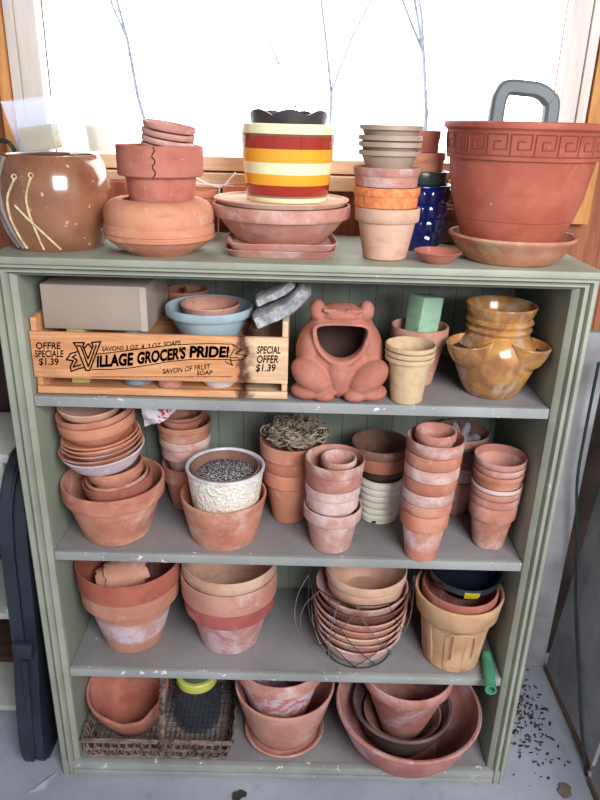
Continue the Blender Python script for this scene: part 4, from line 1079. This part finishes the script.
add_pot('flower_pot', 'terracotta pot standing in the nested bowls at the bottom right', 'flower pot', bx4-.008, by4+.012, S4+.0445, .208, .1120, .047, clay('clay_br_pot', (202, 136, 122), (180, 112, 98), .55, saltc=(206, 186, 196)), .030, .104, .007)

# ------------------------------------------------------------------ around the cabinet
BLKC = plain('black_case_plastic', (46, 50, 62), .45, .15, 8)
bc = thing('plastic_case', 'tall flat black plastic case standing on edge left of the cabinet', 'case', (-.622, 0, 0), (0, .058, 0))
def outline(d, zt):
    return [(.045+d, .0+d), (.0+d, .04), (-.005+d, .2), (.006+d, .36), (.006+d, .42), (.0+d, .55), (-.004+d, .68), (.01+d, .78), (.05+d, .835-d), (.12, .85-d), (.30-d, .85-d), (.335-d, .80), (.335-d, .05), (.30-d, .0+d)]
for nm_, xa, xb, d in (('shell_half', -.030, -.002, 0), ('shell_half', .0, .026, .004)):
    bm = bmesh.new(); pr = [(p.x, p.y) for p in smooth_path([(a, b, 0) for a, b in outline(d, 0)], 3)]
    L = [[bm.verts.new((x_, y_, z_)) for (y_, z_) in pr] for x_ in (xa, xb)]
    for k in range(len(pr)):
        j = (k+1) % len(pr); bm.faces.new((L[0][k], L[0][j], L[1][j], L[1][k]))
    fc = [bm.faces.new(L[0]), bm.faces.new(L[1][::-1])]
    bmesh.ops.bevel(bm, geom=list({e for f in fc for e in f.edges}), offset=.005, segments=2, affect='EDGES')
    obj(nm_, bm, BLKC, bc)
bxobj('clasp', BLKC, bc, -.024, .020, -.010, .004, .37, .41, bev=.002)
bxobj('spine', BLKC, bc, -.008, .006, -.0065, .0, .06, .36, bev=.002)
ENAM = painted('white_enamel', (226, 232, 224), wear=(230, 234, 228), under=(150, 150, 138), wearamt=.4, speck=.72)
DKW = wood('dark_shelf_wood', (92, 66, 54), (66, 46, 38), 'x')
wu = thing('white_shelf_unit', 'old white enamelled shelf unit at the left edge beside the black case', 'shelf', (-.9, .3, 0))
bxobj('top', ENAM, wu, -.25, .252, -.13, .115, .775, .80, bev=.008)
bxobj('upper_drawer', ENAM, wu, -.24, .232, -.12, .11, .66, .774, bev=.01)
bm = bmesh.new(); tube(bm, smooth_path([(.20, -.125, .655), (.225, -.125, .62), (.232, -.125, .56), (.212, -.125, .46), (.205, -.125, .37), (.19, -.125, .352)], 6), .012, 8); obj('curved_bracket', bm, ENAM, wu)
for z in (.34, .03): bxobj('shelf', ENAM, wu, -.25, .205 if z > .1 else .17, -.13, .11, z-.012, z+.006, bev=.003)
bxobj('back_board', DKW, wu, -.25, .20, .10, .112, .04, .66, bev=0)
bxobj('side_board', DKW, wu, -.25, -.23, -.12, .10, .0, .66, bev=0)
bxobj('lower_board', DKW, wu, -.24, .16, -.1, -.08, .0, .017, bev=0)
bxobj('lower_shelf_board', DKW, wu, -.228, .185, -.10, .095, .16, .175, bev=.001)
# leaning boards and cable on the right
GREYB = plain('grey_board', (186, 184, 190), .85, .12, 7, bump=.2)
def leanboard(y0, y1, xb, ztop, ang, label, th=.016):
    root = thing('leaning_board', label, 'board', (xb, (y0+y1)/2, .003), (0, ang, 0), 'grey boards leaning at the right')
    h = (y1-y0)/2
    bxobj('panel', GREYB, root, 0, th, -h, h, .02, ztop, bev=.002); bxobj('wood_edge', wood('edge_wood_%d' % int(ztop*100), (140, 108, 86), (110, 84, 66), 'y'), root, -.002, th+.002, -h, h, 0, .02, bev=.002)
leanboard(.035, .385, .782, 1.0, .072, 'tall grey board leaning at the right, nearest the wall')
leanboard(-.33, .000, .765, .85, .09, 'grey board at the right edge in front of the tall one')
bm = bmesh.new(); tube(bm, smooth_path([(.742, .35, 1.0), (.744, .352, .80), (.748, .350, .675), (.766, .345, .554), (.796, .318, .313), (.788, .221, .195), (.7795, .124, .083), (.7735, .05, .018), (.7700, .02, .0055)], 8), .004, 8)
tag(obj('cable', bm, plain('dark_green_cable', (40, 58, 54), .5)), 'dark green cable running down across the tall grey leaning board', 'cable')
# floor litter
bm = bmesh.new(); r_ = random.Random(9)
for i in range(520):
    a = r_.gauss(.65, .05); b = r_.gauss(.26, .10)
    if a < .572 or a > .742 or b > .39: continue
    s0 = r_.uniform(.0012, .0042); v = bmesh.ops.create_icosphere(bm, subdivisions=1, radius=s0)['verts']
    M = Matrix.Translation((a, b, s0*.4+.0005)) @ Matrix.Rotation(r_.uniform(0, 6), 4, 'Z') @ Matrix.Diagonal((r_.uniform(.6, 3), 1, .4, 1)); bmesh.ops.transform(bm, matrix=M, verts=v)
tag(obj('dirt', bm, plain('dirt', (86, 74, 66), .95, .4, 50)), 'crumbs of soil and dry leaves on the floor right of the cabinet', 'dirt', kind='stuff')
def leaf(x, y, s0, rz, label, z=.002, mat=None):
    bm = bmesh.new(); n = 8; T_ = []; 
    for i in range(n+1):
        u = i/n; w = s0*.35*math.sin(PI*u)**.8*(1+.3*math.sin(9*u)); T_.append([bm.verts.new((s0*(u-.5), k*w, .003*math.sin(u*4)+.002*abs(k))) for k in (-1, 0, 1)])
    for A, B2 in zip(T_, T_[1:]):
        for k in (0, 1): 
            bm.faces.new((A[k], A[k+1], B2[k+1], B2[k]))
    bmesh.ops.solidify(bm, geom=bm.faces[:], thickness=.0006)
    tag(obj('dry_leaf', bm, mat or plain('dry_leaf', (92, 84, 88), .9), None, loc=(x, y, z), rot=(0, 0, rz)), label, 'leaf', 'dry leaves on the floor')
leaf(-.105, -.055, .04, .6, 'small dark dry leaf on the floor in front of the cabinet')
leaf(.70, -.02, .05, 1.2, 'pale dry leaf on the floor right of the cabinet', mat=plain('pale_leaf', (168, 156, 140), .9))
bm = bmesh.new(); vs = [bm.verts.new(p) for p in ((-.024, -.03, 0), (.012, -.022, .001), (.030, .03, .002), (.01, .005, .004))]; bm.faces.new(vs); bmesh.ops.solidify(bm, geom=bm.faces[:], thickness=.0008)
tag(obj('paper_scrap', bm, plain('white_paper', (226, 232, 242), .6), None, loc=(-.592, -.030, .003), smooth=False), 'white paper scrap on the floor at the foot of the black case', 'paper')

# ------------------------------------------------------------------ light
wd = bpy.data.worlds.new('world'); sc.world = wd; wd.use_nodes = True
n = wd.node_tree.nodes; l = wd.node_tree.links
tc = n.new('ShaderNodeTexCoord'); sp = n.new('ShaderNodeSeparateXYZ'); l.new(tc.outputs['Generated'], sp.inputs[0])
mr = n.new('ShaderNodeMapRange'); mr.inputs['From Min'].default_value = -.3; mr.inputs['From Max'].default_value = .5
mr.inputs['To Min'].default_value = .5; mr.inputs['To Max'].default_value = 6.5; l.new(sp.outputs[1], mr.inputs['Value'])
l.new(mr.outputs[0], n['Background'].inputs['Strength']); n['Background'].inputs['Color'].default_value = (.93, .97, 1, 1)
def area(name, loc, tgt, sx, sy, e, col):
    L = bpy.data.lights.new(name, 'AREA'); L.shape = 'RECTANGLE'; L.size = sx; L.size_y = sy; L.energy = e; L.color = col
    o = bpy.data.objects.new(name, L); COL.objects.link(o); o.location = loc
    o.rotation_euler = (Vector(tgt)-Vector(loc)).to_track_quat('-Z', 'Y').to_euler()
area('door_daylight', (.95, -2.2, 2.15), (0, 0, .7), 1.3, 1.0, 92, (.98, .99, 1))
